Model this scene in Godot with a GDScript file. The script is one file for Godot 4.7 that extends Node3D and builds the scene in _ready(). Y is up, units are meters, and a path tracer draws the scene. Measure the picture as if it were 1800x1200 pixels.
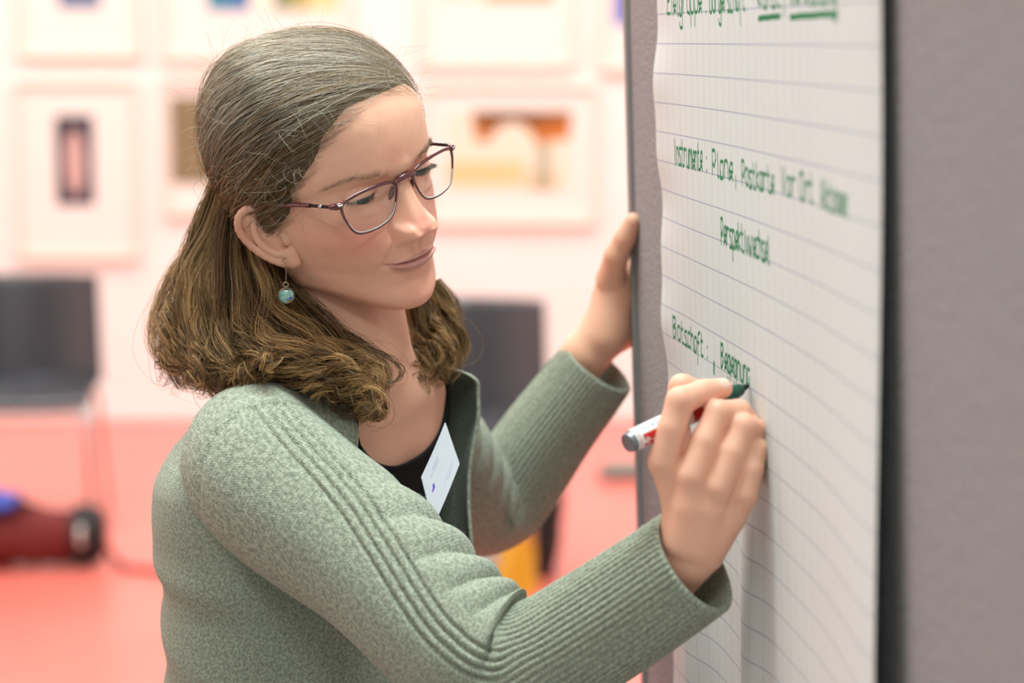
extends Node3D
# A woman writing with a green marker on a flip-chart sheet pinned to a felt board; a bright exhibition room behind her.

var rng := RandomNumberGenerator.new()
const PITCH := 7.1
var CAMX := Transform3D(Basis(Vector3.RIGHT, deg_to_rad(-PITCH)), Vector3(0, 1.65, 0))

# ---------------------------------------------------------------- helpers
func V(x: float, y: float, z: float) -> Vector3: return Vector3(x, y, z)

# a place given in millimetres along the lens axes -> metres in the room
func W(x: float, y: float, z: float) -> Vector3: return CAMX * Vector3(x * .001, y * .001, -z * .001)

func PX(x: float, y: float, z: float) -> Vector3: return W((x - 900.0) / 4250.0 * z, (600.0 - y) / 4250.0 * z, z)

func numbered(called: String, parent: Node) -> String:
	if not parent.has_node(NodePath(called)): return called
	var i := 1
	while parent.has_node(NodePath("%s_%03d" % [called, i])): i += 1
	return "%s_%03d" % [called, i]

func thing(called: String, label: String, category: String, at := Vector3.ZERO, turn := 0.0, group := "") -> Node3D:
	var o := Node3D.new()
	o.name = numbered(called, self)
	add_child(o)
	o.position = at
	o.rotation.y = turn
	o.set_meta("label", label)
	o.set_meta("category", category)
	if group: o.set_meta("group", group)
	return o

func put(called: String, m: Mesh, mat: Material, parent: Node = self, xf := Transform3D()) -> MeshInstance3D:
	var o := MeshInstance3D.new()
	o.name = numbered(called, parent)
	o.mesh = m
	if mat: o.material_override = mat
	o.transform = xf
	parent.add_child(o, true)
	return o

func struct(called: String, m: Mesh, mat: Material, xf := Transform3D(), parent: Node = self) -> MeshInstance3D:
	var o := put(called, m, mat, parent, xf)
	if parent == self: o.set_meta("kind", "structure")
	return o

func mat(c: Color, rough := .7, metal := 0.0, spec := .5) -> StandardMaterial3D:
	var m := StandardMaterial3D.new()
	m.albedo_color = c
	m.roughness = rough
	m.metallic = metal
	m.metallic_specular = spec
	return m

func box(sx: float, sy: float, sz: float, at := Vector3.ZERO, ch := 0.0) -> ArrayMesh:
	# chamfered box centred at «at»
	var st := SurfaceTool.new()
	st.begin(Mesh.PRIMITIVE_TRIANGLES)
	add_box(st, Transform3D(Basis(), at), sx, sy, sz, ch)
	st.generate_normals()
	return st.commit()

func add_box(st: SurfaceTool, xf: Transform3D, sx: float, sy: float, sz: float, ch := 0.0) -> void:
	st.set_smooth_group(-1)
	var h := Vector3(sx, sy, sz) * .5
	var c := minf(ch, minf(h.x, minf(h.y, h.z)) * .9)
	# 24 corner points, three per corner
	var P := func(i: int, j: int, k: int, ax: int) -> Vector3:
		var v := Vector3((h.x - (0.0 if ax == 0 else c)) * i, (h.y - (0.0 if ax == 1 else c)) * j, (h.z - (0.0 if ax == 2 else c)) * k)
		return xf * v
	var quad := func(a: Vector3, b: Vector3, d: Vector3, e: Vector3) -> void:
		var ctr := (a + b + d + e) * .25 - xf.origin
		if (b - a).cross(d - a).dot(ctr) > 0:
			for q in [a, d, b, a, e, d]: st.add_vertex(q)
		else:
			for q in [a, b, d, a, d, e]: st.add_vertex(q)
	for s in [-1, 1]:
		quad.call(P.call(s, -1, -1, 0), P.call(s, 1, -1, 0), P.call(s, 1, 1, 0), P.call(s, -1, 1, 0))
		quad.call(P.call(-1, s, -1, 1), P.call(1, s, -1, 1), P.call(1, s, 1, 1), P.call(-1, s, 1, 1))
		quad.call(P.call(-1, -1, s, 2), P.call(1, -1, s, 2), P.call(1, 1, s, 2), P.call(-1, 1, s, 2))
	if c > 0.0:
		for a in [-1, 1]:
			for b in [-1, 1]:
				quad.call(P.call(a, b, -1, 0), P.call(a, b, 1, 0), P.call(a, b, 1, 1), P.call(a, b, -1, 1))
				quad.call(P.call(a, -1, b, 0), P.call(a, 1, b, 0), P.call(a, 1, b, 2), P.call(a, -1, b, 2))
				quad.call(P.call(-1, a, b, 1), P.call(1, a, b, 1), P.call(1, a, b, 2), P.call(-1, a, b, 2))
				for k in [-1, 1]:
					var p0: Vector3 = P.call(a, b, k, 0)
					var p1: Vector3 = P.call(a, b, k, 1)
					var p2: Vector3 = P.call(a, b, k, 2)
					if (p1 - p0).cross(p2 - p0).dot(p0 - xf.origin) > 0:
						for q in [p0, p2, p1]: st.add_vertex(q)
					else:
						for q in [p0, p1, p2]: st.add_vertex(q)

# A mesh from a grid of points (rows × cols); front faces where (next col) × (next row) points outwards if flip is false
func grid_mesh(pts: PackedVector3Array, rows: int, cols: int, uvs := PackedVector2Array(), cols_rgb := PackedColorArray(), flip := false, keep := PackedByteArray()) -> ArrayMesh:
	var idx := PackedInt32Array()
	for r in rows - 1:
		for c in cols - 1:
			var a := r * cols + c
			if keep.size() and not (keep[a] and keep[a + 1] and keep[a + cols] and keep[a + cols + 1]): continue
			var b := a + 1
			var d := a + cols
			var e := d + 1
			if flip:
				idx.append(a); idx.append(b); idx.append(d); idx.append(b); idx.append(e); idx.append(d)
			else:
				idx.append(a); idx.append(d); idx.append(b); idx.append(b); idx.append(d); idx.append(e)
	return tri_mesh(pts, idx, uvs, cols_rgb)

func tri_mesh(pts: PackedVector3Array, idx: PackedInt32Array, uvs := PackedVector2Array(), cols_rgb := PackedColorArray()) -> ArrayMesh:
	var am := ArrayMesh.new()
	am.add_surface_from_arrays(Mesh.PRIMITIVE_TRIANGLES, arrays(pts, idx, uvs, cols_rgb))
	return am

func arrays(pts: PackedVector3Array, idx: PackedInt32Array, uvs := PackedVector2Array(), cols_rgb := PackedColorArray()) -> Array:
	# smooth normals, shared between points that coincide
	var n := PackedVector3Array()
	n.resize(pts.size())
	for i in range(0, idx.size(), 3):
		var a := idx[i]
		var b := idx[i + 1]
		var c := idx[i + 2]
		var f := (pts[c] - pts[a]).cross(pts[b] - pts[a])
		n[a] += f
		n[b] += f
		n[c] += f
	var same := {}
	for i in pts.size():
		var key := Vector3i((pts[i] * 200000.0).round())
		if same.has(key): same[key] += n[i]
		else: same[key] = n[i]
	for i in pts.size():
		var s: Vector3 = same[Vector3i((pts[i] * 200000.0).round())]
		n[i] = s.normalized()
	var arr := []
	arr.resize(Mesh.ARRAY_MAX)
	arr[Mesh.ARRAY_VERTEX] = pts
	arr[Mesh.ARRAY_NORMAL] = n
	if uvs.size(): arr[Mesh.ARRAY_TEX_UV] = uvs
	if cols_rgb.size(): arr[Mesh.ARRAY_COLOR] = cols_rgb
	arr[Mesh.ARRAY_INDEX] = idx
	return arr

func join(ms: Array) -> ArrayMesh:
	var st := SurfaceTool.new()
	for m in ms: st.append_from(m, 0, Transform3D())
	return st.commit()

func catmull(p: PackedVector3Array, t: float) -> Vector3:
	# t from 0 to 1 through all points
	var n := p.size() - 1
	var u := clampf(t, 0.0, 1.0) * n
	var i := mini(int(u), n - 1)
	var f := u - i
	var a := p[maxi(i - 1, 0)]
	var b := p[i]
	var c := p[i + 1]
	var d := p[mini(i + 2, n)]
	return .5 * (2.0 * b + (c - a) * f + (2.0 * a - 5.0 * b + 4.0 * c - d) * f * f + (3.0 * b - a - 3.0 * c + d) * f * f * f)

# piecewise smooth curve through [x, y] knots (monotone tangents)
func curve(k: Array, x: float) -> float:
	var n := k.size()
	if x <= k[0][0]: return k[0][1]
	if x >= k[n - 1][0]: return k[n - 1][1]
	var i := 0
	while x > k[i + 1][0]: i += 1
	var x0: float = k[i][0]
	var x1: float = k[i + 1][0]
	var y0: float = k[i][1]
	var y1: float = k[i + 1][1]
	var h := x1 - x0
	var s := (y1 - y0) / h
	var m0 := s
	var m1 := s
	if i > 0:
		var sp: float = (y0 - k[i - 1][1]) / (x0 - k[i - 1][0])
		m0 = 0.0 if sp * s <= 0.0 else 2.0 * sp * s / (sp + s)
	if i < n - 2:
		var sn: float = (k[i + 2][1] - y1) / (k[i + 2][0] - x1)
		m1 = 0.0 if sn * s <= 0.0 else 2.0 * sn * s / (sn + s)
	var t := (x - x0) / h
	var t2 := t * t
	var t3 := t2 * t
	return y0 * (2 * t3 - 3 * t2 + 1) + m0 * h * (t3 - 2 * t2 + t) + y1 * (3 * t2 - 2 * t3) + m1 * h * (t3 - t2)

# tube along points with a radius per point; sides n; closed ends
func tube(p: PackedVector3Array, r: PackedFloat32Array, n := 10, loop := false, flat := 1.0, upv := Vector3.UP) -> ArrayMesh:
	var pts := PackedVector3Array()
	var m := p.size()
	var nn := upv
	for i in m:
		var t: Vector3
		if loop: t = (p[(i + 1) % m] - p[(i - 1 + m) % m]).normalized()
		else: t = (p[mini(i + 1, m - 1)] - p[maxi(i - 1, 0)]).normalized()
		nn = (nn - t * nn.dot(t))
		if nn.length() < 1e-4: nn = t.cross(Vector3(.3, .5, .8))
		nn = nn.normalized()
		var bb := t.cross(nn)
		var rr: float = r[mini(i, r.size() - 1)]
		for k in n:
			var a := TAU * k / n
			pts.append(p[i] + (nn * cos(a) + bb * sin(a) * flat) * rr)
	var idx := PackedInt32Array()
	var last := m if loop else m - 1
	for i in last:
		var i2 := (i + 1) % m
		for k in n:
			var k2 := (k + 1) % n
			var a := i * n + k
			var b := i * n + k2
			var c := i2 * n + k
			var d := i2 * n + k2
			idx.append(a); idx.append(c); idx.append(b); idx.append(b); idx.append(c); idx.append(d)
	if not loop:
		pts.append(p[0]); pts.append(p[m - 1])
		var e0 := m * n
		var e1 := m * n + 1
		for k in n:
			var k2 := (k + 1) % n
			idx.append(e0); idx.append(k); idx.append(k2)
			idx.append(e1); idx.append((m - 1) * n + k2); idx.append((m - 1) * n + k)
	return tri_mesh(pts, idx)

# lathe round the y axis of xf: profile of Vector2(radius, y)
func lathe(prof: Array, n: int, xf := Transform3D()) -> ArrayMesh:
	var pts := PackedVector3Array()
	for q in prof:
		for k in n + 1:
			var a := TAU * k / n
			pts.append(xf * Vector3(q.x * cos(a), q.y, q.x * sin(a)))
	return grid_mesh(pts, prof.size(), n + 1, PackedVector2Array(), PackedColorArray(), xf.basis.determinant() > 0.0)

func noise_tex(freq: float, ramp: Array, size := 512, type := FastNoiseLite.TYPE_SIMPLEX_SMOOTH, oct := 3, as_normal := false, bump := 4.0) -> NoiseTexture2D:
	var n := FastNoiseLite.new()
	n.noise_type = type
	n.frequency = freq
	n.fractal_octaves = oct
	n.seed = 7 + int(freq * 1000)
	var t := NoiseTexture2D.new()
	t.width = size
	t.height = size
	t.seamless = true
	t.noise = n
	if as_normal:
		t.as_normal_map = true
		t.bump_strength = bump
	elif ramp.size():
		var g := Gradient.new()
		g.offsets = PackedFloat32Array(ramp.map(func(e): return e[0]))
		g.colors = PackedColorArray(ramp.map(func(e): return e[1]))
		t.color_ramp = g
	return t

func tri(m: StandardMaterial3D, s: float) -> StandardMaterial3D:
	m.uv1_triplanar = true
	m.uv1_world_triplanar = true
	m.uv1_scale = Vector3.ONE * s
	return m
# ---------------------------------------------------------------- camera, light, room
func set_up() -> void:
	var cam := Camera3D.new()
	cam.name = "camera"
	add_child(cam)
	cam.transform = CAMX
	cam.fov = rad_to_deg(2.0 * atan(600.0 / 4250.0))
	cam.near = .05
	var at := CameraAttributesPhysical.new()
	at.frustum_focal_length = 85.0
	at.frustum_focus_distance = FOCUS
	at.frustum_near = .05
	at.frustum_far = 60.0
	at.exposure_aperture = FSTOP
	cam.attributes = at
	var e := Environment.new()
	e.background_mode = Environment.BG_COLOR
	e.background_color = Color(.9, .93, 1.0)
	e.background_energy_multiplier = .3
	e.tonemap_mode = Environment.TONE_MAPPER_LINEAR
	e.tonemap_exposure = EXPOSURE
	e.sdfgi_enabled = true
	e.ssao_enabled = true
	e.ssil_enabled = true
	var we := WorldEnvironment.new()
	we.name = "surroundings"
	we.environment = e
	add_child(we)

const FOCUS := 1.885
const FSTOP := 4.0
const EXPOSURE := 1.64
const LIGHT := Color(.885, 1.0, .995)
const POWER := {-9.2: [1.6, 1.6, 1.6, 1.6, 1.6], -7.2: [1.6, 1.6, 1.6, 1.6, 1.6], -5.2: [1.6, 1.6, 1.6, 1.6, 1.6], -3.4: [1.2, 1.2, 1.6, 1.2, 1.2], -1.7: [.5, .9, 4.6, 1.6, 1.0], 1.0: [.2, .3, 2.4, 3.2, 2.0]}
const BACK := -10.43
const CEIL := 3.6

func ceiling_light(x: float, z: float, sx: float, sz: float, power: float, label: String) -> void:
	var t := thing("ceiling_light", label, "light", V(x, CEIL, z), 0.0, "ceiling light panels")
	put("housing", box(sx + .06, .05, sz + .06, V(0, -.025, 0), .008), mat(Color(.93, .93, .92), .5), t)
	var glow := mat(Color(1, 1, 1), .5)
	glow.emission_enabled = true
	glow.emission = Color(1, .98, .93)
	glow.emission_energy_multiplier = 1.6
	put("diffuser", box(sx, .012, sz, V(0, -.052, 0), .003), glow, t)
	var l := AreaLight3D.new()
	l.name = "lamp"
	l.area_size = Vector2(sx, sz)
	l.light_energy = power
	l.light_color = LIGHT
	l.shadow_enabled = true
	l.area_range = 30.0
	l.area_attenuation = 2.0
	t.add_child(l)
	l.position = V(0, -.064, 0)
	l.rotation.x = -PI / 2

func room() -> void:
	var white := mat(Color(.93, .91, .89), .85, 0, .3)
	var wall_n := noise_tex(.02, [], 256, FastNoiseLite.TYPE_SIMPLEX_SMOOTH, 4, true, 2.0)
	white.normal_enabled = true
	white.normal_texture = wall_n
	white.normal_scale = .2
	tri(white, .7)
	var grey := mat(Color(.52, .52, .53), .85, 0, .3)
	struct("wall_back", box(13, CEIL + .2, .2), white, Transform3D(Basis(), V(0, CEIL * .5, BACK - .1)))
	struct("wall_left", box(.2, CEIL + .2, 16), white, Transform3D(Basis(), V(-6.4, CEIL * .5, -3)))
	struct("wall_right", box(.2, CEIL + .2, 16), grey, Transform3D(Basis(), V(6.4, CEIL * .5, -3)))
	struct("wall_front", box(13, CEIL + .2, .2), grey, Transform3D(Basis(), V(0, CEIL * .5, 4.9)))
	struct("ceiling", box(13, .2, 16), mat(Color(.95, .95, .94), .9), Transform3D(Basis(), V(0, CEIL + .1, -3)))
	var red := mat(Color(.92, .47, .42), .28, 0, .5)
	red.albedo_texture = noise_tex(.01, [[0.0, Color(.93, .93, .93)], [1.0, Color(1, 1, 1)]], 256)
	tri(red, .4)
	struct("floor", box(13, .2, 8.9), red, Transform3D(Basis(), V(0, -.1, -6.25)))
	struct("floor", box(13, .2, 7.1), mat(Color(.62, .62, .61), .5), Transform3D(Basis(), V(0, -.1, 1.75)))
	struct("baseboard_back", box(12.8, .05, .015, V(0, .025, 0), .004), mat(Color(.9, .86, .84), .6), Transform3D(Basis(), V(0, 0, BACK + .0075)))
	var rows := {-9.2: "in the row along the picture wall", -7.2: "in the second row from the picture wall", -5.2: "in the third row from the picture wall", -3.4: "in the row behind the woman", -1.7: "in the row over the pinboard", 1.0: "in the row nearest the front wall"}
	var spots := ["leftmost", "second from the left", "middle one", "second from the right", "rightmost"]
	for z in rows:
		for k in 5: ceiling_light((k - 2) * 2.1, z, 1.2, .6, POWER[z][k], "white ceiling light panel, %s %s" % [spots[k], rows[z]])
# ---------------------------------------------------------------- board and paper
var BX := Transform3D()       # board frame: x along the board towards the lens, y up the board, z out of the written face
const GRID := 24.55

func board_setup() -> void:
	var d := V(.077, 0, .7065).normalized()
	var u := V(-sin(deg_to_rad(1.9)), cos(deg_to_rad(1.9)), 0)
	u = (u - d * u.dot(d)).normalized()
	BX = Transform3D(Basis(d, u, d.cross(u)), V(.1363, 1.3925, -2.067))

func paper_z(a: float, b: float) -> float:
	# how far the sheet stands off the felt (mm), at a, b in mm
	var z := 1.6
	z += 2.2 * exp(-pow(a / 60.0, 2)) * (1.0 + sin(b * .035 + .6) + .4 * sin(b * .09))
	var e := smoothstep(480.0, 740.0, a)
	z += e * e * (6.0 + 8.0 * smoothstep(250.0, -200.0, b))
	# the sheet buckles below the writing hand
	var low := smoothstep(40.0, -220.0, b)
	z += low * (15.0 * exp(-pow((a - 170.0 - b * .15) / 52.0, 2)) + 10.0 * exp(-pow((a - 335.0 + b * .08) / 34.0, 2)))
	z += 1.2 * sin(a * .012 + b * .006) + 1.2
	return z

func paper_point(a: float, b: float, off := 0.0) -> Vector3:
	var a2 := a + 6.0 * sin(b * .016 + 2.2) * exp(-a / 60.0)
	return BX * V(a2 * .001, b * .001, (paper_z(a, b) + off) * .001)

# a small stroke alphabet: each letter = width, then strokes as digit pairs (x 0-9, y 0-9; baseline y=3, x height y=7, tall 9, tail 0)
const GLYPHS := {
	"Z": "5|0949|4903|0353|1646", "i": "2|1713|1818", "e": "4|0545464727160514033443", "l": "2|1914132 3", "g": "4|4737170514033337|47414010 01", "r": "4|0703|05172747", "u": "4|07041323 4347|4743",
	"p": "4|0700|06173746443313 04", "b": "4|0903|06173746443313 04", "s": "4|473717062534432313 03", "c": "4|4737170513033343", "h": "4|0903|05173746 43", "a": "4|4737170514033345|4743", "f": "4|49391817 13 10|0636", "t": "4|191423 43|0737",
	"K": "5|0903|490543", "n": "4|0703|05173746 43", "V": "5|092349", "w": "6|0713253 35767", "I": "3|1913", "m": "6|0703|05173743|46576763", "P": "4|0903|0919394736250 6", "o": "4|173746443313040617", "k": "4|0903|470543", "O": "6|2949585443230408 29", "A": "6|032953|1545",
	"B": "5|0903|09394837 06|06364534230 3", "v": "4|072347", ",": "2|1411", ":": "2|1616|1313", "\"": "3|0401|1411", " ": "3", "*": "4|47371705 14033345",
}

func glyph_lines(ch: String) -> Array:
	var parts: PackedStringArray = GLYPHS[ch].split("|")
	var out := [float(parts[0])]
	for s in range(1, parts.size()):
		var q := parts[s].replace(" ", "")
		var line := PackedVector2Array()
		for k in range(0, q.length() - 1, 2): line.append(Vector2(float(q.substr(k, 1)), float(q.substr(k + 1, 1)) - 3.0))
		out.append(line)
	return out

const PW := 745.0     # sheet: width in mm, and the stretch of its height that carries print
const PTOP := 420.0
const PLOW := -420.0

func paper() -> void:
	var S := 2048
	var img := Image.create(S, S, false, Image.FORMAT_RGBA8)
	img.fill(Color(.86, .87, .865))
	var sx := S / PW
	var sy := S / (PTOP - PLOW)
	var k := -40
	while k < 40:
		var b := 9.3 + k * GRID
		var y := int((PTOP - b) * sy)
		if y > 2 and y < S - 3:
			img.fill_rect(Rect2i(0, y, S, 1), Color(.42, .47, .62))
			img.fill_rect(Rect2i(0, y + 1, S, 1), Color(.79, .8, .83))
		var x := int((k + 20) * GRID * .985 * sx)
		if x > 2 and x < S - 3: img.fill_rect(Rect2i(x, 0, 2, S), Color(.72, .735, .77))
		k += 1
	var ink := Image.create(15, 15, false, Image.FORMAT_RGBA8)
	for y in 15:
		for x in 15:
			var dd := Vector2(x - 7, (y - 7)).length()
			ink.set_pixel(x, y, Color(.07, .47, .28, clampf((4.0 - dd) * .5, 0, 1)))
	var stroke := func(p: Vector2, q: Vector2) -> void:
		var n := maxi(1, int(p.distance_to(q) / 2.0))
		for i in n + 1:
			var c := p.lerp(q, float(i) / n)
			img.blend_rect(ink, Rect2i(0, 0, 15, 15), Vector2i(int(c.x) - 7, int(c.y) - 7))
	# text, start a, end a, baseline b, height of a capital (mm), drop over the line
	for w in [["Zielgruppe", 46, 190, 279, 21], [":", 203, 212, 279, 21], ["bürgerschaft", 222, 356, 279, 20], ["Kunst", 404, 476, 280, 20], [",", 486, 492, 280, 20], ["Verwaltung", 506, 634, 280, 20],
			["Instrumente", 72, 183, 157, 20], [":", 196, 204, 158, 20], ["Plane", 222, 296, 156, 18], [",", 304, 310, 156, 18], ["Postkarte", 330, 442, 155, 17], ["Vor", 468, 510, 157, 17], ["Ort", 524, 562, 157, 17], ["Aktionen", 586, 662, 156, 17],
			["Perspektivwechsel", 250, 420, 106, 19], ["Botschaft", 50, 176, 10, 17], [":", 188, 196, 11, 17], ["\"", 216, 226, 8, 17], ["Begegnun*", 243, 344, 11, 17]]:
		var txt: String = w[0]
		var total := 0.0
		for ch in txt: total += glyph_lines("u" if ch == "ü" else ch)[0] + 1.5
		total -= 1.5
		var mmx: float = (w[2] - w[1]) / total
		var mmy: float = w[4] / 6.0
		var at: float = w[1]
		for ch in txt:
			var gl := glyph_lines("u" if ch == "ü" else ch)
			var jit := rng.randf_range(-.7, .7)
			if ch == "ü": gl += [PackedVector2Array([Vector2(1, 5.4), Vector2(1, 5.6)]), PackedVector2Array([Vector2(3, 5.4), Vector2(3, 5.6)])]
			for s in range(1, gl.size()):
				var line: PackedVector2Array = gl[s]
				var prev := Vector2.ZERO
				var c3 := PackedVector3Array()
				for q in line: c3.append(Vector3(q.x, q.y, 0))
				var steps := maxi(1, (line.size() - 1) * 5)
				for i in steps + 1:
					var q3 := catmull(c3, float(i) / steps) if line.size() > 1 else c3[0]
					var p := Vector2((at + q3.x * mmx) * sx, (PTOP - (w[3] + jit + q3.y * mmy)) * sy)
					if i > 0: stroke.call(prev, p)
					prev = p
			at += (gl[0] + 1.5) * mmx
	for l in [[404, 476, 273], [506, 638, 273]]:
		for i in 3: stroke.call(Vector2(l[0] * sx, (PTOP - l[2] + i * .6) * sy), Vector2(l[1] * sx, (PTOP - l[2] - 1.0 + i * .6) * sy))
	img.generate_mipmaps()
	var m := mat(Color(1, 1, 1), .75, 0, .35)
	m.albedo_texture = ImageTexture.create_from_image(img)
	m.backlight_enabled = true
	m.backlight = Color(.12, .12, .11)
	var rows := 141
	var cols := 181
	var pts := PackedVector3Array()
	var uvs := PackedVector2Array()
	var t := thing("flip_chart_sheet", "large white squared flip-chart sheet with green handwriting pinned on the grey felt board", "paper", BX * V(.37, 0, .004))
	var inv := t.transform.affine_inverse()
	for r in rows:
		for c in cols:
			var a := PW * c / (cols - 1)
			var b := lerpf(PTOP, PLOW, float(r) / (rows - 1))
			pts.append(inv * paper_point(a, b))
			uvs.append(Vector2(float(c) / (cols - 1), float(r) / (rows - 1)))
	put("sheet", grid_mesh(pts, rows, cols, uvs), m, t)
	for a in [30.0, PW - 60.0]:
		var pin := lathe([Vector2(0, .009), Vector2(.004, .009), Vector2(.005, .007), Vector2(.003, .004), Vector2(.005, .001), Vector2(.0, .0)], 14, Transform3D(Basis(V(1, 0, 0), V(0, 0, 1), V(0, -1, 0))))
		put("pin", pin, mat(Color(.1, .25, .7), .3), t, inv * BX * Transform3D(Basis(), V(a * .001, .405, paper_z(a, 405) * .001)))

func board() -> void:
	var t := thing("pinboard", "tall grey felt pinboard in a thin metal frame that the woman writes at", "pinboard", V(BX.origin.x, 0, BX.origin.z + .3))
	var inv := t.transform.affine_inverse() * BX
	var felt := mat(Color(.70, .685, .69), .95, 0, .2)
	felt.albedo_texture = noise_tex(.06, [[0.0, Color(.72, .71, .71)], [.5, Color(.88, .87, .87)], [1.0, Color(1, 1, 1)]], 512, FastNoiseLite.TYPE_SIMPLEX_SMOOTH, 5)
	felt.normal_enabled = true
	felt.normal_texture = noise_tex(.12, [], 512, FastNoiseLite.TYPE_SIMPLEX_SMOOTH, 4, true, 6.0)
	felt.normal_scale = .6
	tri(felt, 5.0)
	var L := -.178
	var R := 1.02
	var B := -1.03
	var T := .5
	put("felt_panel", box(R - L, T - B, .02, V((L + R) * .5, (T + B) * .5, -.0105), .001), felt, t, inv)
	var alu := mat(Color(.56, .55, .545), .45, .3)
	var dark := mat(Color(.12, .12, .125), .5)
	for x in [L, R]:
		var s := -1.0 if x == L else 1.0
		put("frame_rail", box(.013, T - B + .02, .029, V(x + s * .0055, (T + B) * .5, -.010), .002), alu, t, inv)
		put("edge_strip", box(.003, T - B + .02, .026, V(x + s * .0132, (T + B) * .5, -.010), .001), dark, t, inv)
	for y in [B, T]:
		put("frame_rail", box(R - L, .013, .034, V((L + R) * .5, y + (.0055 if y == T else -.0055), -.010), .002), alu, t, inv)
	for x in [L + .02, R - .02]:
		var foot: Vector3 = inv * V(x, B, -.01)
		put("leg", tube([V(foot.x, foot.y + .02, foot.z), V(foot.x, .02, foot.z)], [.014], 14), alu, t)
		put("foot", tube([V(foot.x - .28, .012, foot.z), V(foot.x + .28, .012, foot.z)], [.012], 12), dark, t)
# ---------------------------------------------------------------- fields of tapered limbs, meshed as surface nets
class Field:
	var h: float
	var k: float
	var o: Vector3
	var nx: int
	var ny: int
	var nz: int
	var acc: PackedFloat32Array

	func _init(lo: Vector3, hi: Vector3, cell: float, blend: float) -> void:
		h = cell
		k = blend
		o = lo
		nx = int((hi.x - lo.x) / h) + 2
		ny = int((hi.y - lo.y) / h) + 2
		nz = int((hi.z - lo.z) / h) + 2
		acc = PackedFloat32Array()
		acc.resize(nx * ny * nz)

	# tapered capsule from a to b; squash presses it along «axis»
	func limb(a: Vector3, b: Vector3, ra: float, rb: float, axis := Vector3.ZERO, squash := 1.0) -> void:
		var reach := maxf(ra, rb) * maxf(1.0, squash) + 4.5 / k
		var lo := ((Vector3(minf(a.x, b.x), minf(a.y, b.y), minf(a.z, b.z)) - Vector3.ONE * reach - o) / h).floor()
		var hi := ((Vector3(maxf(a.x, b.x), maxf(a.y, b.y), maxf(a.z, b.z)) + Vector3.ONE * reach - o) / h).ceil()
		var ab := b - a
		var inv := 1.0 / maxf(ab.length_squared(), 1e-9)
		var x0 := maxi(0, int(lo.x))
		var x1 := mini(nx - 1, int(hi.x))
		for z in range(maxi(0, int(lo.z)), mini(nz - 1, int(hi.z)) + 1):
			for y in range(maxi(0, int(lo.y)), mini(ny - 1, int(hi.y)) + 1):
				var p := o + Vector3(x0, y, z) * h - a
				var at := (z * ny + y) * nx
				for x in range(x0, x1 + 1):
					var t := clampf(p.dot(ab) * inv, 0.0, 1.0)
					var q := p - ab * t
					if squash != 1.0: q += axis * (q.dot(axis) * (1.0 / squash - 1.0))
					var d := q.length() - ra - (rb - ra) * t
					if d < reach: acc[at + x] += exp(-k * d)
					p.x += h

	func dent(c: Vector3, r: float, depth: float) -> void:
		# presses the surface in round c
		var lo := ((c - Vector3.ONE * r * 2.2 - o) / h).floor()
		var hi := ((c + Vector3.ONE * r * 2.2 - o) / h).ceil()
		for z in range(maxi(0, int(lo.z)), mini(nz - 1, int(hi.z)) + 1):
			for y in range(maxi(0, int(lo.y)), mini(ny - 1, int(hi.y)) + 1):
				for x in range(maxi(0, int(lo.x)), mini(nx - 1, int(hi.x)) + 1):
					var d := (o + Vector3(x, y, z) * h - c).length() / r
					acc[(z * ny + y) * nx + x] *= exp(-k * depth * exp(-d * d))

	func nets() -> Array:
		# [points, indices]
		var f := PackedFloat32Array()
		f.resize(acc.size())
		for i in acc.size(): f[i] = -log(acc[i]) / k if acc[i] > 1e-6 else 14.0 / k
		var pts := PackedVector3Array()
		var idx := PackedInt32Array()
		var cell := {}
		var sx := 1
		var sy := nx
		var sz := nx * ny
		var off := [0, sx, sy, sx + sy, sz, sz + sx, sz + sy, sz + sx + sy]
		var cor := [Vector3(0, 0, 0), Vector3(1, 0, 0), Vector3(0, 1, 0), Vector3(1, 1, 0), Vector3(0, 0, 1), Vector3(1, 0, 1), Vector3(0, 1, 1), Vector3(1, 1, 1)]
		var eds := [[0, 1], [2, 3], [4, 5], [6, 7], [0, 2], [1, 3], [4, 6], [5, 7], [0, 4], [1, 5], [2, 6], [3, 7]]
		for z in nz - 1:
			for y in ny - 1:
				var row := z * sz + y * sy
				for x in nx - 1:
					var at := row + x
					var m := 0
					if f[at] < 0: m |= 1
					if f[at + sx] < 0: m |= 2
					if f[at + sy] < 0: m |= 4
					if f[at + sx + sy] < 0: m |= 8
					if f[at + sz] < 0: m |= 16
					if f[at + sz + sx] < 0: m |= 32
					if f[at + sz + sy] < 0: m |= 64
					if f[at + sz + sx + sy] < 0: m |= 128
					if m == 0 or m == 255: continue
					var sum := Vector3.ZERO
					var n := 0
					for e in eds:
						var i: int = e[0]
						var j: int = e[1]
						if ((m >> i) & 1) != ((m >> j) & 1):
							var fi := f[at + off[i]]
							var fj := f[at + off[j]]
							sum += cor[i].lerp(cor[j], fi / (fi - fj))
							n += 1
					cell[at] = pts.size()
					pts.append(o + (Vector3(x, y, z) + sum / n) * h)
		for at in cell:
			var inside := f[at] < 0
			for ax in 3:
				var s: int = [sx, sy, sz][ax]
				if (f[at + s] < 0) == inside: continue
				var u: int = [sy, sz, sx][ax]
				var v: int = [sz, sx, sy][ax]
				if not (cell.has(at - u) and cell.has(at - v) and cell.has(at - u - v)): continue
				var a: int = cell[at]
				var b: int = cell[at - u]
				var c: int = cell[at - u - v]
				var d: int = cell[at - v]
				if inside:
					idx.append(a); idx.append(c); idx.append(b); idx.append(a); idx.append(d); idx.append(c)
				else:
					idx.append(a); idx.append(b); idx.append(c); idx.append(a); idx.append(c); idx.append(d)
		return [pts, idx]
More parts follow.
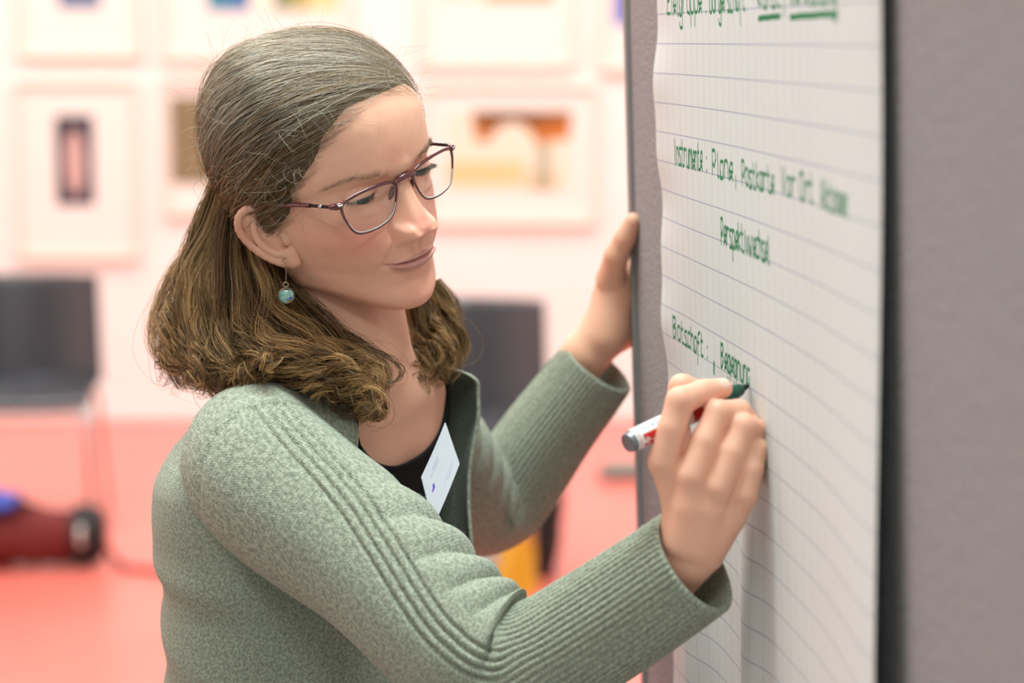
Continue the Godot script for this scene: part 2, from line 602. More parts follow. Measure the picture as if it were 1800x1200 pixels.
# ---------------------------------------------------------------- the woman: head (millimetres in her head's own axes: x to her left, y up, z out of the face)
var HX := CAMX * Transform3D(Basis(V(.6766, .3663, -.6387) * .001, V(-.1632, .9205, .3551) * .001, V(.7180, -.1360, .6826) * .001), V(-.1494, .1371, -1.965))
var WR := Transform3D()      # room -> axes of the woman's node
const EYE := Vector3(32.5, -2.6, 67.2)
func eye_up(x: float) -> float: return 2.6 if x > 0 else .6
# rings: front y, front z, side y, half width, side z, back y, back z, roundness
const RINGS := [
	[106, -2, 106, 2, -6, 106, -10, 2.0], [104.5, 22, 104.5, 26, -7, 104.5, -36, 2.0], [98, 46, 98, 47, -8, 98, -60, 2.0], [88.5, 65, 88.5, 59, -9, 88.5, -74, 2.05], [77, 79, 77, 66.5, -9, 77, -83, 2.1], [64, 88, 64, 71, -9, 64, -89, 2.15],
	[49, 93, 49, 74, -9, 49, -93, 2.2], [32, 94.5, 32, 74.5, -8, 32, -94, 2.2], [17, 93, 17, 74, -6, 17, -92, 2.2], [4, 87.5, 4, 72.5, -2, 4, -89, 2.2], [-12, 86, -10, 70.5, 3, -12, -84, 2.15], [-28, 89, -24, 67.5, 5, -26, -80, 2.05],
	[-44, 94.0, -38, 64, 7, -38, -73, 1.95], [-54, 92.5, -46, 61.5, 8, -46, -68, 1.9], [-64, 90.5, -53, 60, 8, -52, -65, 1.88], [-74, 86.5, -59, 58.5, 8, -57, -62, 1.9], [-84, 85, -65, 57, 8, -62, -60, 1.95], [-95, 86, -71, 55.5, 7, -66, -58, 1.98],
	[-102, 84.5, -75, 54.5, 6, -68, -57, 2.0], [-106, 79, -79, 52.5, 4, -70, -56, 2.0], [-108, 66, -82, 49, 1, -72, -55, 2.0], [-106, 52, -84, 45, -4, -74, -54, 2.0], [-102, 36, -86, 40, -10, -76, -53, 2.0], [-98, 20, -88, 34, -15, -78, -50, 2.0], [-96, -5, -90, 20, -18, -82, -38, 2.0]]

var head_pts := PackedVector3Array()
var head_rows := 0
var head_cols := 0

func bell(d: float, w: float) -> float: return exp(-(d / w) * (d / w))

func lid_line(ax: float, upper: bool) -> float:
	var t := clampf((ax - 19.6) / 26.4, 0.0, 1.0)
	var base := lerpf(-3.6, -3.4, t)
	var arch := pow(sin(PI * pow(t, .85)), .75)
	return base + (1.5 if upper else -3.9) * arch

# what stands proud of the plain face at x, y (mm, along z); [height, redness, lip]
func face_relief(p: Vector3) -> Vector3:
	var ax := absf(p.x)
	var y := p.y
	var d := 0.0
	# brow, sockets
	d += 1.5 * bell(ax - 32, 20) * bell(y - 16, 8)
	d -= 4.6 * bell(ax - 29, 14) * bell(y - 1, 9.5)
	d -= 7.5 * bell(ax - 17.5, 6.5) * bell(y + 3, 10.0)
	d += 1.6 * bell(ax, 9) * bell(y - 13, 7)
	# cheekbones, cheeks
	d += 3.2 * bell(ax - 43, 17) * bell(y + 22, 13)
	d += 2.4 * bell(ax - 36, 14) * bell(y + 48, 15)
	d -= 2.0 * bell(ax - 52, 12) * bell(y + 62, 16)
	# under the eye
	d += 1.2 * bell(ax - 31, 13) * bell(y + 14.5, 3.6)
	d -= .7 * bell(ax - 30, 13) * bell(y + 19.5, 2.6)
	# fold from the wing of the nose to the corner of the mouth
	var f := Vector2(ax - 20, y + 40)
	var fd := Vector2(10.5, -23).normalized()
	var along := clampf(f.dot(fd), 0.0, 25.0)
	var across := (f - fd * along)
	var side := fd.x * f.y - fd.y * f.x
	d -= 1.5 * bell(across.length(), 2.6) * (1.0 - along / 40.0)
	d += 1.3 * bell(side - 6.0, 5.0) * bell(along - 12.0, 13.0)
	# nose
	if y < 14 and y > -52:
		var hgt := curve([[-49.0, 0], [-46.6, .8], [-45.6, 3.8], [-44.0, 8.0], [-41.5, 10.6], [-38, 12.4], [-34, 13.4], [-29, 13.4], [-23, 12.4], [-15, 10.2], [-6, 6.6], [1, 2.4], [8, .6], [14, 0]], y)
		var w := curve([[-50, 14], [-45, 13.4], [-40, 13.2], [-34, 13.4], [-28, 12.2], [-20, 10.6], [-8, 9.0], [2, 9.2], [12, 11]], y)
		var q := ax / w
		d += hgt * exp(-pow(q, 3.0) * 1.05)
		# side walls running out to the cheek
		d += hgt * .15 * bell(ax - w, w * .7)
		# ball of the tip
		d += 1.2 * bell(ax, 7.0) * bell(y + 36.5, 6.0)
		# wings
		d += 7.6 * exp(-pow(absf((ax - 14.4) / 5.6), 2.6) - pow(absf((y + 37.4) / 7.0), 2.8))
		d -= 3.4 * bell(ax - 21.4, 2.0) * bell(y + 36.0, 8.0)
		d -= .5 * bell(ax - 9.5, 2.2) * bell(y + 31.0, 4.5)
		d += 2.4 * bell(ax - 8.0, 4.0) * bell(y + 41.0, 3.2)
		# nostrils
		d -= 6.5 * bell(ax - 7.6, 2.8) * bell(y + 44.2, 2.0)
	# groove under the nose
	if y < -44 and y > -60: d += (-1.1 * bell(ax, 2.4) + .8 * bell(ax - 5.0, 2.2)) * bell(y + 51.5, 4.5)
	# lips
	var lip := 0.0
	if y < -50 and y > -84 and ax < 32:
		var u := ax / 26.0
		var line := -63.2 + 1.6 * u * u + .5 * bell(ax, 4)
		var top := lerpf(-58.0 + .9 * bell(ax - 5.5, 3.6) - .5 * bell(ax, 2.6), line, pow(minf(u, 1.0), 1.7))
		var bot := lerpf(-72.4, line - .2, pow(minf(u, 1.0), 2.4))
		var open := 1.0 - smoothstep(.86, 1.04, u)
		if y > line:
			var t := (y - line) / maxf(top - line, .4)
			d += open * 2.7 * (exp(-pow((t - .35) / .55, 2)) if t < 2.4 else 0.0)
			lip = open * (1.0 - smoothstep(.86, 1.12, t))
		else:
			var t := (line - y) / maxf(line - bot, .4)
			d += open * 4.6 * exp(-pow((t - .45) / .55, 2))
			lip = open * (1.0 - smoothstep(.84, 1.14, t))
		d -= 4.4 * bell(y - line, .9) * (1.0 - smoothstep(.9, 1.12, u))
		d -= 1.6 * bell(ax - 27.0, 3.2) * bell(y + 61.6, 3.6)
	d -= 2.4 * bell(ax, 17) * bell(y + 82.5, 4.8)
	d += 2.8 * bell(ax, 14) * bell(y + 96, 9)
	var red := .85 * bell(ax - 40, 15) * bell(y + 34, 17) + .85 * bell(ax, 11) * bell(y + 33, 11) + .35 * bell(ax, 18) * bell(y + 96, 12) + .5 * bell(p.x + 6, 12) * bell(y - 27, 9) + .3 * bell(ax - 30, 18) * bell(y - 6, 6)
	red += .22 * smoothstep(12.0, -30.0, y)
	return Vector3(d, red, lip)

func make_head() -> Array:
	var vs := PackedFloat32Array()
	# rows: parameter = ring number, denser where the features are
	var r := 0.0
	while r < RINGS.size() - 1.0:
		vs.append(r)
		var fy := lerpf(RINGS[int(r)][0], RINGS[mini(int(r) + 1, 24)][0], r - int(r))
		var step_mm := 3.2 if fy > 30 else (.58 if fy > -17 and fy < 8 else (.8 if fy > -88 else 1.1))
		if r > 19.0: step_mm = 2.2
		var gap := maxf(absf(float(RINGS[int(r)][0]) - RINGS[int(r) + 1][0]), absf(float(RINGS[int(r)][1]) - RINGS[int(r) + 1][1]))
		r += step_mm / maxf(gap, .5)
	vs.append(RINGS.size() - 1.0)
	var phis := PackedFloat32Array()
	var half := PackedFloat32Array()
	var ph := 0.0
	while ph < 180.0:
		half.append(ph)
		ph += .62 if ph < 52 else (1.5 if ph < 92 else 4.4)
	half.append(180.0)
	for i in range(half.size() - 1, 0, -1): phis.append(-half[i])
	for i in half.size(): phis.append(half[i])
	var cols := phis.size()
	var rows := vs.size()
	head_rows = rows
	head_cols = cols
	var pts := PackedVector3Array()
	var rgb := PackedColorArray()
	var kn := []
	for j in 8:
		var a := []
		for i in RINGS.size(): a.append([float(i), float(RINGS[i][j])])
		kn.append(a)
	for v in vs:
		var g := []
		for j in 8: g.append(curve(kn[j], v))
		var yf: float = g[0]
		var zf: float = g[1]
		var ys: float = g[2]
		var xs: float = g[3]
		var zs: float = g[4]
		var yb: float = g[5]
		var zb: float = g[6]
		var e: float = 2.0 / g[7]
		for p in phis:
			var a := deg_to_rad(p)
			var c := cos(a)
			var s := sin(a)
			var P: Vector3
			var x := signf(s) * xs * pow(absf(s), e if c > 0 else .96)
			if c >= 0.0: P = Vector3(x, lerpf(ys, yf, c * c), zs + (zf - zs) * pow(c, e))
			else: P = Vector3(x, lerpf(ys, yb, c * c), zs + (zb - zs) * pow(-c, .96))
			var red := 0.0
			var lip := 0.0
			if c > .25 and v > 4.0 and v < 20.5:
				var fr := face_relief(P)
				var fade := smoothstep(.25, .5, c)
				P.z += fr.x * fade
				P.x += signf(P.x) * fr.x * fade * .25 * smoothstep(30.0, 60.0, absf(P.x))
				red = fr.y
				lip = fr.z
				# eyelids lie on the eyeball
				var ax := absf(P.x)
				var dx := ax - EYE.x
				var ey := P.y - eye_up(P.x)
				var dy := ey - EYE.y
				var rr := dx * dx + dy * dy
				if rr < 400.0:
					if rr < 190.0:
						var zl := EYE.z + sqrt(190.4 - rr) + .2
						var hh := clampf(.5 + .5 * (zl - P.z) / 2.4, 0.0, 1.0)
						P.z = lerpf(P.z, zl, hh) + 2.4 * hh * (1.0 - hh)
					if ax > 18.2 and ax < 47.4:
						var up := lid_line(ax, true)
						var lo := lid_line(ax, false)
						var ins := minf(up - ey, ey - lo)
						# crease over the upper lid, rim of the lids
						var lidw := smoothstep(17.5, 22.0, ax) * (1.0 - smoothstep(46.0, 52.0, ax))
						P.z -= 1.1 * bell(ey - (up + 4.6 - .012 * dx * dx), 1.0) * lidw
						P.z += .5 * bell(ey - (up + .5), .7) * lidw + .45 * bell(ey - (lo - .5), .7) * lidw
						if ins > -.3:
							var zi := EYE.z + sqrt(maxf(0.0, 121.0 - rr))
							P.z = lerpf(P.z, minf(zi, P.z - 1.6), smoothstep(-.3, .35, ins))
							red = lerpf(red, 1.3, .5)
			pts.append(P)
			rgb.append(skin_tone(P, red, lip))
	head_pts = pts
	return [pts, rows, cols, rgb]

const SKIN := Color(.91, .475, .335)
func skin_tone(p: Vector3, red: float, lip: float) -> Color:
	var c := SKIN
	var n := .5 + .5 * sin(p.x * .31 + 1.3 * sin(p.y * .23)) * sin(p.y * .27 + p.z * .19)
	c = c.lerp(Color(.90, .34, .255), clampf(red, 0.0, 1.3) * .9)
	c = c.lerp(Color(.62, .285, .255), lip * .9)
	return c * (.97 + .05 * n)

# a place on the finished face
func face_at(x: float, y: float, off := 0.0) -> Vector3:
	var best := 1e9
	var at := 0
	var mid := head_cols / 2
	var lo := mid - 150 if mid > 150 else 0
	for r in head_rows:
		var q := head_pts[r * head_cols + mid + int(signf(x)) * 55]
		var d := absf(q.y - y) + (200.0 if q.z < 20 else 0.0)
		if d < best:
			best = d
			at = r
	best = 1e9
	var found := Vector3.ZERO
	var fi := 0
	for r in range(maxi(0, at - 9), mini(head_rows, at + 10)):
		for c in head_cols:
			var q := head_pts[r * head_cols + c]
			if q.z < 10: continue
			var d := (q.x - x) * (q.x - x) + (q.y - y) * (q.y - y)
			if d < best:
				best = d
				found = q
				fi = r * head_cols + c
	var n := (head_pts[fi + 2] - head_pts[fi - 2]).cross(head_pts[fi - 2 * head_cols] - head_pts[fi + 2 * head_cols]).normalized()
	return Vector3(x, y, found.z) + n * off

# ---------------------------------------------------------------- ear (mirrored for her left)
func make_ear(side: float) -> Array:
	var U := V(side * .10, .95, -.30).normalized()
	var Bk := V(side * .42, -.26, -.86).normalized()
	Bk = (Bk - U * U.dot(Bk)).normalized()
	var O := Bk.cross(U) * -side
	if O.x * side < 0: O = -O
	var T := V(side * 63.0, -30, 8)
	var F := Field.new(V(-32, -17, -11), V(38, 38, 22), .9, 1.5)
	var helix := PackedVector3Array([V(2, 9, .5), V(6, 4, 2), V(14, .5, 4), V(23, 2, 5.5), V(29.5, 8, 7), V(32, 16, 9.5), V(28.5, 24, 11.5), V(20, 28.5, 12), V(9, 28, 11), V(-3, 23.5, 9), V(-13, 16.5, 7), V(-20, 9, 6)])
	for i in 22:
		var w := 2.7 if i < 16 else lerpf(2.7, 3.8, (i - 16) / 6.0)
		F.limb(catmull(helix, i / 22.0), catmull(helix, (i + 1) / 22.0), w, w)
	var anti := PackedVector3Array([V(25, 12, 5.5), V(18, 17, 7.8), V(9, 19, 9.0), V(0, 17.5, 9.0), V(-8, 13, 8), V(-12.5, 8, 7)])
	for i in 10: F.limb(catmull(anti, i / 10.0), catmull(anti, (i + 1) / 10.0), 2.6, 2.6)
	F.limb(V(18, 17, 7.6), V(25, 20, 7), 1.8, 1.2)
	F.limb(V(1, -2, 2), V(-5, -1, 3), 4.4, 4.0)
	F.limb(V(2, -8, -2), V(-6, -7, -1), 6.0, 6.0)
	F.limb(V(-12, 6, 6), V(-14, 4, 5.5), 3.6, 3.6)
	F.limb(V(-19, 5, 5), V(-22, 3, 4.5), 6.6, 5.6, V(0, 0, 1), .62)
	F.limb(V(-14, 0, 2), V(-24, 0, 3), 4.5, 3.5)
	# shell of the bowl and the flat between the rims
	for q in [[V(8, 9, -1), V(-6, 8, -1), 8.5], [V(22, 8, 2), V(14, 10, 1), 7.0], [V(22, 19, 6), V(4, 23, 5.5), 6.5], [V(-8, 16, 4), V(-16, 9, 3), 6.0]]: F.limb(q[0], q[1], q[2], q[2], V(-.1, -.3, .95).normalized(), .34)
	F.limb(V(20, 13, 3.2), V(-8, 13, 1.5), 15.0, 12.0, V(-.05, -.32, .95).normalized(), .17)
	F.limb(V(-6, 9, 2), V(-18, 6, 3), 10.0, 8.0, V(-.05, -.32, .95).normalized(), .22)
	F.limb(V(12, -2, -4), V(-16, -2, -4), 5, 5)
	var m := F.nets()
	var xf := Transform3D(Basis(U, Bk, O), T)
	var pts: PackedVector3Array = xf * m[0]
	var idx: PackedInt32Array = m[1]
	if xf.basis.determinant() < 0:
		for i in range(0, idx.size(), 3):
			var s := idx[i]
			idx[i] = idx[i + 1]
			idx[i + 1] = s
	var rgb := PackedColorArray()
	for i in pts.size():
		var l: Vector3 = m[0][i]
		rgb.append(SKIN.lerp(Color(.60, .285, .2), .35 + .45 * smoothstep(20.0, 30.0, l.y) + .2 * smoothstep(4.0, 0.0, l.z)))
	return [pts, idx, rgb]

func add_part(st: SurfaceTool, pts: PackedVector3Array, idx: PackedInt32Array, rgb: PackedColorArray, xf: Transform3D) -> void:
	st.append_from(tri_mesh(xf * pts, idx, PackedVector2Array(), rgb), 0, Transform3D())

func grid_idx(rows: int, cols: int, flip := false) -> PackedInt32Array:
	var idx := PackedInt32Array()
	for r in rows - 1:
		for c in cols - 1:
			var a := r * cols + c
			var d := a + cols
			if flip:
				idx.append(a); idx.append(d); idx.append(a + 1); idx.append(a + 1); idx.append(d); idx.append(d + 1)
			else:
				idx.append(a); idx.append(a + 1); idx.append(d); idx.append(a + 1); idx.append(d + 1); idx.append(d)
	return idx
# ---------------------------------------------------------------- the woman: body, clothes
var woman: Node3D
const FLOOR_AT := Vector3(-.14, 0, -2.0)
var LENS := CAMX * Transform3D(Basis(Vector3(.001, 0, 0), Vector3(0, .001, 0), Vector3(0, 0, -.001)), Vector3.ZERO)   # mm along the lens axes, z = distance

func skin_material() -> StandardMaterial3D:
	var m := mat(Color(1, 1, 1), .48, 0, .45)
	m.vertex_color_use_as_albedo = true
	m.subsurf_scatter_enabled = true
	m.subsurf_scatter_strength = .12
	m.normal_enabled = true
	m.normal_texture = noise_tex(.25, [], 256, FastNoiseLite.TYPE_CELLULAR, 3, true, 3.0)
	m.normal_scale = .14
	tri(m, 26.0)
	return m

func make_woman() -> void:
	woman = thing("person", "woman with half-pinned wavy brown hair and a sage green cardigan, writing on the flip-chart sheet", "person", FLOOR_AT)
	WR = woman.transform.affine_inverse()
	var st := SurfaceTool.new()
	st.begin(Mesh.PRIMITIVE_TRIANGLES)
	var h := make_head()
	add_part(st, h[0], grid_idx(h[1], h[2]), h[3], WR * HX)
	for s in [-1.0, 1.0]:
		var e := make_ear(s)
		add_part(st, e[0], e[1], e[2], WR * HX)
	var t := make_trunk_skin()
	add_part(st, t[0], grid_idx(t[1], t[2]), t[3], WR * LENS)
	for hd in [writing_hand(), holding_hand()]: add_part(st, hd[0], hd[1], hd[2], WR * LENS)
	put("body", st.commit(), skin_material(), woman)
	eyes()
	clothes()

func eyes() -> void:
	var gaze := V(-.2, -.27, .94).normalized()
	for s in [-1.0, 1.0]:
		var c := V(EYE.x * s, EYE.y + eye_up(s), EYE.z)
		var pts := PackedVector3Array()
		var rgb := PackedColorArray()
		var ax := gaze.cross(Vector3.UP).normalized()
		var ay := ax.cross(gaze)
		var rows := 60
		var cols := 49
		for i in rows:
			var t: float = PI * .62 * pow(float(i) / (rows - 1), 1.25)
			for j in cols:
				var p := TAU * j / (cols - 1)
				var rad := 12.2 + .75 * exp(-pow(t / .42, 4))
				pts.append(c + (gaze * cos(t) + (ax * cos(p) + ay * sin(p)) * sin(t)) * rad)
				var k := sin(t) * 12.2
				var col := Color(.72, .66, .61)
				if k < 2.1: col = Color(.004, .004, .004)
				elif k < 5.4: col = Color(.04, .042, .036).lerp(Color(.03, .033, .033), smoothstep(4.2, 5.4, k)) * (.75 + .5 * absf(sin(p * 17.0)))
				elif k < 6.1: col = Color(.03, .033, .033).lerp(Color(.7, .63, .58), (k - 5.4) / .7)
				rgb.append(col)
		var m := mat(Color(1, 1, 1), .08, 0, .5)
		m.vertex_color_use_as_albedo = true
		put("eye", tri_mesh(WR * HX * pts, grid_idx(rows, cols, true), PackedVector2Array(), rgb), m, woman)
# ---------------------------------------------------------------- trunk: rings along the lens axes (mm): height, centre x, centre distance, half breadth, half depth, tilt
const TRUNK := [[100, -150, 1994, 44, 47, 0], [62, -148, 1999, 46, 49, 0], [22, -143, 2006, 49, 51, 0], [-2, -142, 2012, 55, 54, .02], [-18, -143, 2016, 72, 60, .06], [-32, -147, 2022, 100, 70, .12], [-47, -151, 2028, 130, 80, .17], [-66, -161, 2032, 150, 88, .2], [-95, -170, 2036, 158, 95, .2],
	[-140, -178, 2040, 156, 95, .17], [-200, -180, 2046, 150, 97, .13], [-290, -180, 2056, 142, 96, .08], [-380, -178, 2066, 142, 98, .04], [-480, -172, 2080, 158, 108, 0], [-560, -168, 2092, 166, 112, 0]]
const SIDE := Vector3(.40, 0, .916)     # towards her left
const FORE := Vector3(.916, 0, -.40)    # the way her chest faces

var trunk_knots := []
func trunk(al: float, y: float, out: float) -> Vector3:
	# al: degrees round the trunk, 0 = breastbone, positive to her left
	if trunk_knots.is_empty():
		for j in range(1, 6):
			var a := []
			for i in range(TRUNK.size() - 1, -1, -1): a.append([float(TRUNK[i][0]), float(TRUNK[i][j])])
			trunk_knots.append(a)
	var a := deg_to_rad(al)
	var hb := curve(trunk_knots[2], y) + out
	var hd := curve(trunk_knots[3], y) + out
	var s := sin(a)
	var c := cos(a)
	var e := 2.0 / 2.25
	var u := signf(s) * pow(absf(s), e) * hb
	var f := signf(c) * pow(absf(c), e) * hd
	if f < 0.0: f *= 1.0 - .22 * bell(y + 215.0, 95.0)
	# the bust
	if f > 0.0: f += 7.0 * bell(absf(u) - 66.0, 42.0) * bell(y + 205.0, 60.0) * c
	return V(curve(trunk_knots[0], y), y + u * curve(trunk_knots[4], y), curve(trunk_knots[1], y)) + SIDE * u + FORE * f

func make_trunk_skin() -> Array:
	var pts := PackedVector3Array()
	var rgb := PackedColorArray()
	var rows := 120
	var cols := 129
	for i in rows:
		var y := lerpf(100.0, -500.0, pow(float(i) / (rows - 1), 1.35))
		for j in cols:
			var al := -180.0 + 360.0 * j / (cols - 1)
			var p := trunk(al, y, 0.0)
			# strap muscles of the neck, collar bones, the notch between them
			var d := 0.0
			if absf(al) < 100:
				d += 3.0 * bell(absf(al) - lerpf(60.0, 14.0, smoothstep(80.0, -22.0, y)), 9.0) * smoothstep(-34.0, -8.0, y)
				d -= 5.0 * bell(al, 9.0) * bell(y + 22.0, 9.0)
				d += 4.0 * bell(y + 34.0 + absf(al) * -.12, 5.0) * smoothstep(6.0, 16.0, absf(al)) * (1.0 - smoothstep(60.0, 90.0, absf(al)))
				d -= 2.5 * bell(y + 48.0, 9.0) * bell(absf(al) - 34.0, 18.0)
				d -= 2.0 * bell(al, 5.0) * smoothstep(-60.0, -110.0, y)
			p += (p - V(curve(trunk_knots[0], y), p.y, curve(trunk_knots[1], y))).normalized() * d
			pts.append(p)
			rgb.append(SKIN.lerp(Color(.62, .32, .22), .22 + .3 * bell(y + 60, 50) * bell(al, 40)))
	return [pts, rows, cols, rgb]

# ---------------------------------------------------------------- knitted wool
var wool: StandardMaterial3D
func wool_material() -> StandardMaterial3D:
	if wool: return wool
	wool = mat(Color(1, 1, 1), .95, 0, .15)
	var S := 512
	var big := FastNoiseLite.new()
	big.seed = 5
	big.frequency = .03
	big.fractal_octaves = 3
	var fine := FastNoiseLite.new()
	fine.seed = 9
	fine.frequency = .33
	fine.fractal_octaves = 2
	var a := big.get_seamless_image(S, S)
	var b := fine.get_seamless_image(S, S)
	var img := Image.create(S, S, false, Image.FORMAT_RGB8)
	var r := RandomNumberGenerator.new()
	r.seed = 3
	for y in S:
		for x in S:
			var n := a.get_pixel(x, y).r * .5 + b.get_pixel(x, y).r * .25 + r.randf() * .25
			var t := clampf((n - .22) / .52, 0.0, 1.0)
			img.set_pixel(x, y, Color(.455, .472, .42).lerp(Color(.765, .772, .69), t))
	# flecks of paler and browner fibre
	for i in 2600:
		var p := Vector2(r.randf() * S, r.randf() * S)
		var d := Vector2.from_angle(r.randf() * TAU)
		var c := Color(.82, .78, .68) if r.randf() < .45 else Color(.40, .37, .31)
		for k in r.randi_range(4, 12):
			p += d
			d = d.rotated(r.randf_range(-.3, .3))
			var px := Vector2i(posmod(int(p.x), S), posmod(int(p.y), S))
			img.set_pixelv(px, img.get_pixelv(px).lerp(c, .7))
	wool.albedo_texture = ImageTexture.create_from_image(img)
	# stocking stitch: little V's in rows, with fuzz over them
	var T := 512
	var hm := Image.create(T, T, false, Image.FORMAT_RGB8)
	var fz := FastNoiseLite.new()
	fz.frequency = .09
	fz.fractal_octaves = 3
	var f := fz.get_seamless_image(T, T)
	for y in T:
		for x in T:
			var u := fposmod(x / 16.0, 1.0)
			var v := fposmod(y / 16.0 + absf(u - .5) * 1.1, 1.0)
			var h := pow(absf(sin(u * PI * 2.0)), .6) * pow(sin(v * PI), .7)
			var g := clampf(h * .5 + (f.get_pixel(x, y).r - .25) * .9, 0.0, 1.0)
			hm.set_pixel(x, y, Color(g, g, g))
	hm.bump_map_to_normal_map(5.0)
	wool.normal_enabled = true
	wool.normal_texture = ImageTexture.create_from_image(hm)
	wool.normal_scale = 1.0
	wool.rim_enabled = true
	wool.rim = .35
	wool.rim_tint = .7
	return wool

func wool_with_uv(scale: float) -> StandardMaterial3D:
	var m: StandardMaterial3D = wool_material().duplicate()
	m.uv1_scale = Vector3(scale, scale, 1)
	return m

# loose fibres standing off the wool
var fuzz := Strands.new()
var fuzz_rng := RandomNumberGenerator.new()
func fuzz_from(pts: PackedVector3Array, rows: int, cols: int, outer := 0) -> void:
	fuzz_rng.seed = 77
	var used := outer if outer else cols
	for k in 5000:
		var i := fuzz_rng.randi_range(2, rows - 3)
		var j := fuzz_rng.randi_range(2, used - 3)
		var p := pts[i * cols + j]
		var a := (pts[i * cols + j + 2] - pts[i * cols + j - 2]).normalized()
		var b := (pts[(i + 2) * cols + j] - pts[(i - 2) * cols + j]).normalized()
		var n := a.cross(b).normalized()
		if n.dot(p - pts[i * cols + (j + used / 2) % used]) < 0.0: n = -n
		var dir := (a * fuzz_rng.randfn() + b * fuzz_rng.randfn()).normalized()
		var up := fuzz_rng.randf_range(.05, .75)
		var l := fuzz_rng.randf_range(1.2, 4.2)
		var bend := (a * fuzz_rng.randfn() + b * fuzz_rng.randfn()) * .35
		var path := PackedVector3Array()
		for q in 4:
			var t := q / 3.0
			path.append(p + (dir * t + n * (up * t - .05) + bend * t * t) * l)
		var c := Color(.46, .48, .40) * fuzz_rng.randf_range(.6, 1.5)
		if fuzz_rng.randf() < .12: c = Color(.62, .55, .44)
		fuzz.add(path, fuzz_rng.randf_range(.045, .085), c, c, .5)

# sleeve: a tube along the arm with folds, knitted ribs, and a turned-in end
# u runs along (0 shoulder, 1 cuff), ph round it (degrees, 0 = towards the lens)
func sleeve(path: PackedVector3Array, rad: Array, look: Vector3, rows: int, cols: int, relief: Callable) -> ArrayMesh:
	var len := 0.0
	var prev := path[0]
	for i in range(1, 101):
		var q := catmull(path, i / 100.0)
		len += q.distance_to(prev)
		prev = q
	var pts := PackedVector3Array()
	var uvs := PackedVector2Array()
	var inner := 26
	# the direction that counts as 0 degrees, carried along the arm from its middle
	var refs := PackedVector3Array()
	refs.resize(rows)
	var i0 := int(rows * .36)
	var dirs := PackedVector3Array()
	for i in rows:
		var u := float(i) / (rows - 1)
		dirs.append((catmull(path, minf(u + .006, 1.0)) - catmull(path, maxf(u - .006, 0.0))).normalized())
	refs[i0] = (look - dirs[i0] * look.dot(dirs[i0])).normalized()
	for i in range(i0 + 1, rows): refs[i] = (refs[i - 1] - dirs[i] * refs[i - 1].dot(dirs[i])).normalized()
	for i in range(i0 - 1, -1, -1): refs[i] = (refs[i + 1] - dirs[i] * refs[i + 1].dot(dirs[i])).normalized()
	for i in rows + inner:
		var u := minf(float(i) / (rows - 1), 1.0)
		var back := 0.0
		var thick := 0.0
		if i >= rows:
			# round the hem and back inside
			var k := i - rows + 1
			thick = 3.8 * sin(minf(k / 6.0, 1.0) * PI * .5)
			back = -1.8 * sin(minf(k / 6.0, 1.0) * PI) + (maxf(0.0, k - 6.0) * 3.0)
			u = 1.0
		var uc := u - back / len
		var c := catmull(path, uc)
		var ri := mini(int(uc * (rows - 1)), rows - 1)
		var t := dirs[ri]
		if back < 0: c += t * -back
		var nn := refs[ri]
		var bb := t.cross(nn)
		var r0 := curve(rad, uc) - thick
		for j in cols:
			var ph := 360.0 * j / (cols - 1) - 180.0
			var a := deg_to_rad(ph)
			var d: float = relief.call(uc, ph, uc * len) * (1.0 if i < rows else maxf(0.0, 1.0 - thick / 3.8))
			pts.append(c + (nn * cos(a) + bb * sin(a)) * (r0 + d))
			uvs.append(Vector2(ph / 360.0 * 320.0 / 100.0, uc * len / 100.0))
	fuzz_from(pts, rows - 2, cols)
	return grid_mesh(LENS * pts, rows + inner, cols, uvs, PackedColorArray(), true)

func near_relief(u: float, ph: float, s: float) -> float:
	# ph > 0: towards the upper, front side of the arm
	var d := 0.0
	# four knitted grooves run down the outside of the arm
	if u < .74:
		var mid := lerpf(50.0, -4.0, smoothstep(.13, .58, u))
		var gap := 8.2
		for k in 4:
			var g := absf(ph - mid - (k - 1.5) * gap)
			if g < 8: d -= 3.3 * bell(g, 1.7) * smoothstep(.165, .18, u) * (1.0 - smoothstep(.6, .74, u))
	d -= 1.9 * bell(u - .192 + .016 * cos(deg_to_rad(ph - 50.0)), .0034) * smoothstep(-80.0, -30.0, ph) * (1.0 - smoothstep(100.0, 130.0, ph))
	# folds gathered on the upper side above the elbow
	var front := (.55 * smoothstep(20.0, 44.0, ph) + .45 * smoothstep(44.0, 95.0, ph)) * (1.0 - smoothstep(150.0, 180.0, ph))
	var x := s * .031 - ph * .0062 + .35
	var w := x - floorf(x)
	var ridge := pow(sin(PI * w), .8)
	d += (ridge - .5) * 11.0 * front * smoothstep(.26, .4, u) * (1.0 - smoothstep(.53, .61, u))
	# deep crease in the crook of the elbow
	var crook := smoothstep(-30.0, 50.0, ph) * (1.0 - smoothstep(100.0, 160.0, ph))
	d -= 7.5 * crook * bell(u - .615 - ph * .00005, .013)
	d += 4.5 * crook * (bell(u - .58, .026) + bell(u - .655, .026))
	# soft drapes underneath
	var under := 1.0 - smoothstep(-110.0, -40.0, ph)
	d += 3.5 * under * sin(s * .035 + ph * .03) * smoothstep(.2, .4, u) * (1.0 - smoothstep(.6, .75, u))
	# ribbed cuff
	var rb := smoothstep(.60, .70, u)
	if rb > 0.0:
		var wob := 2.2 * sin(s * .06 + ph * .05) * (1.0 - smoothstep(.7, .85, u))
		var q := fposmod((ph + wob) / 360.0 * 58.0, 1.0)
		d += rb * (2.1 * pow(sin(PI * q), .6) - 1.6)
		d += rb * .9 * sin(s * .05 + ph * .04) * (1.0 - u)
	return d

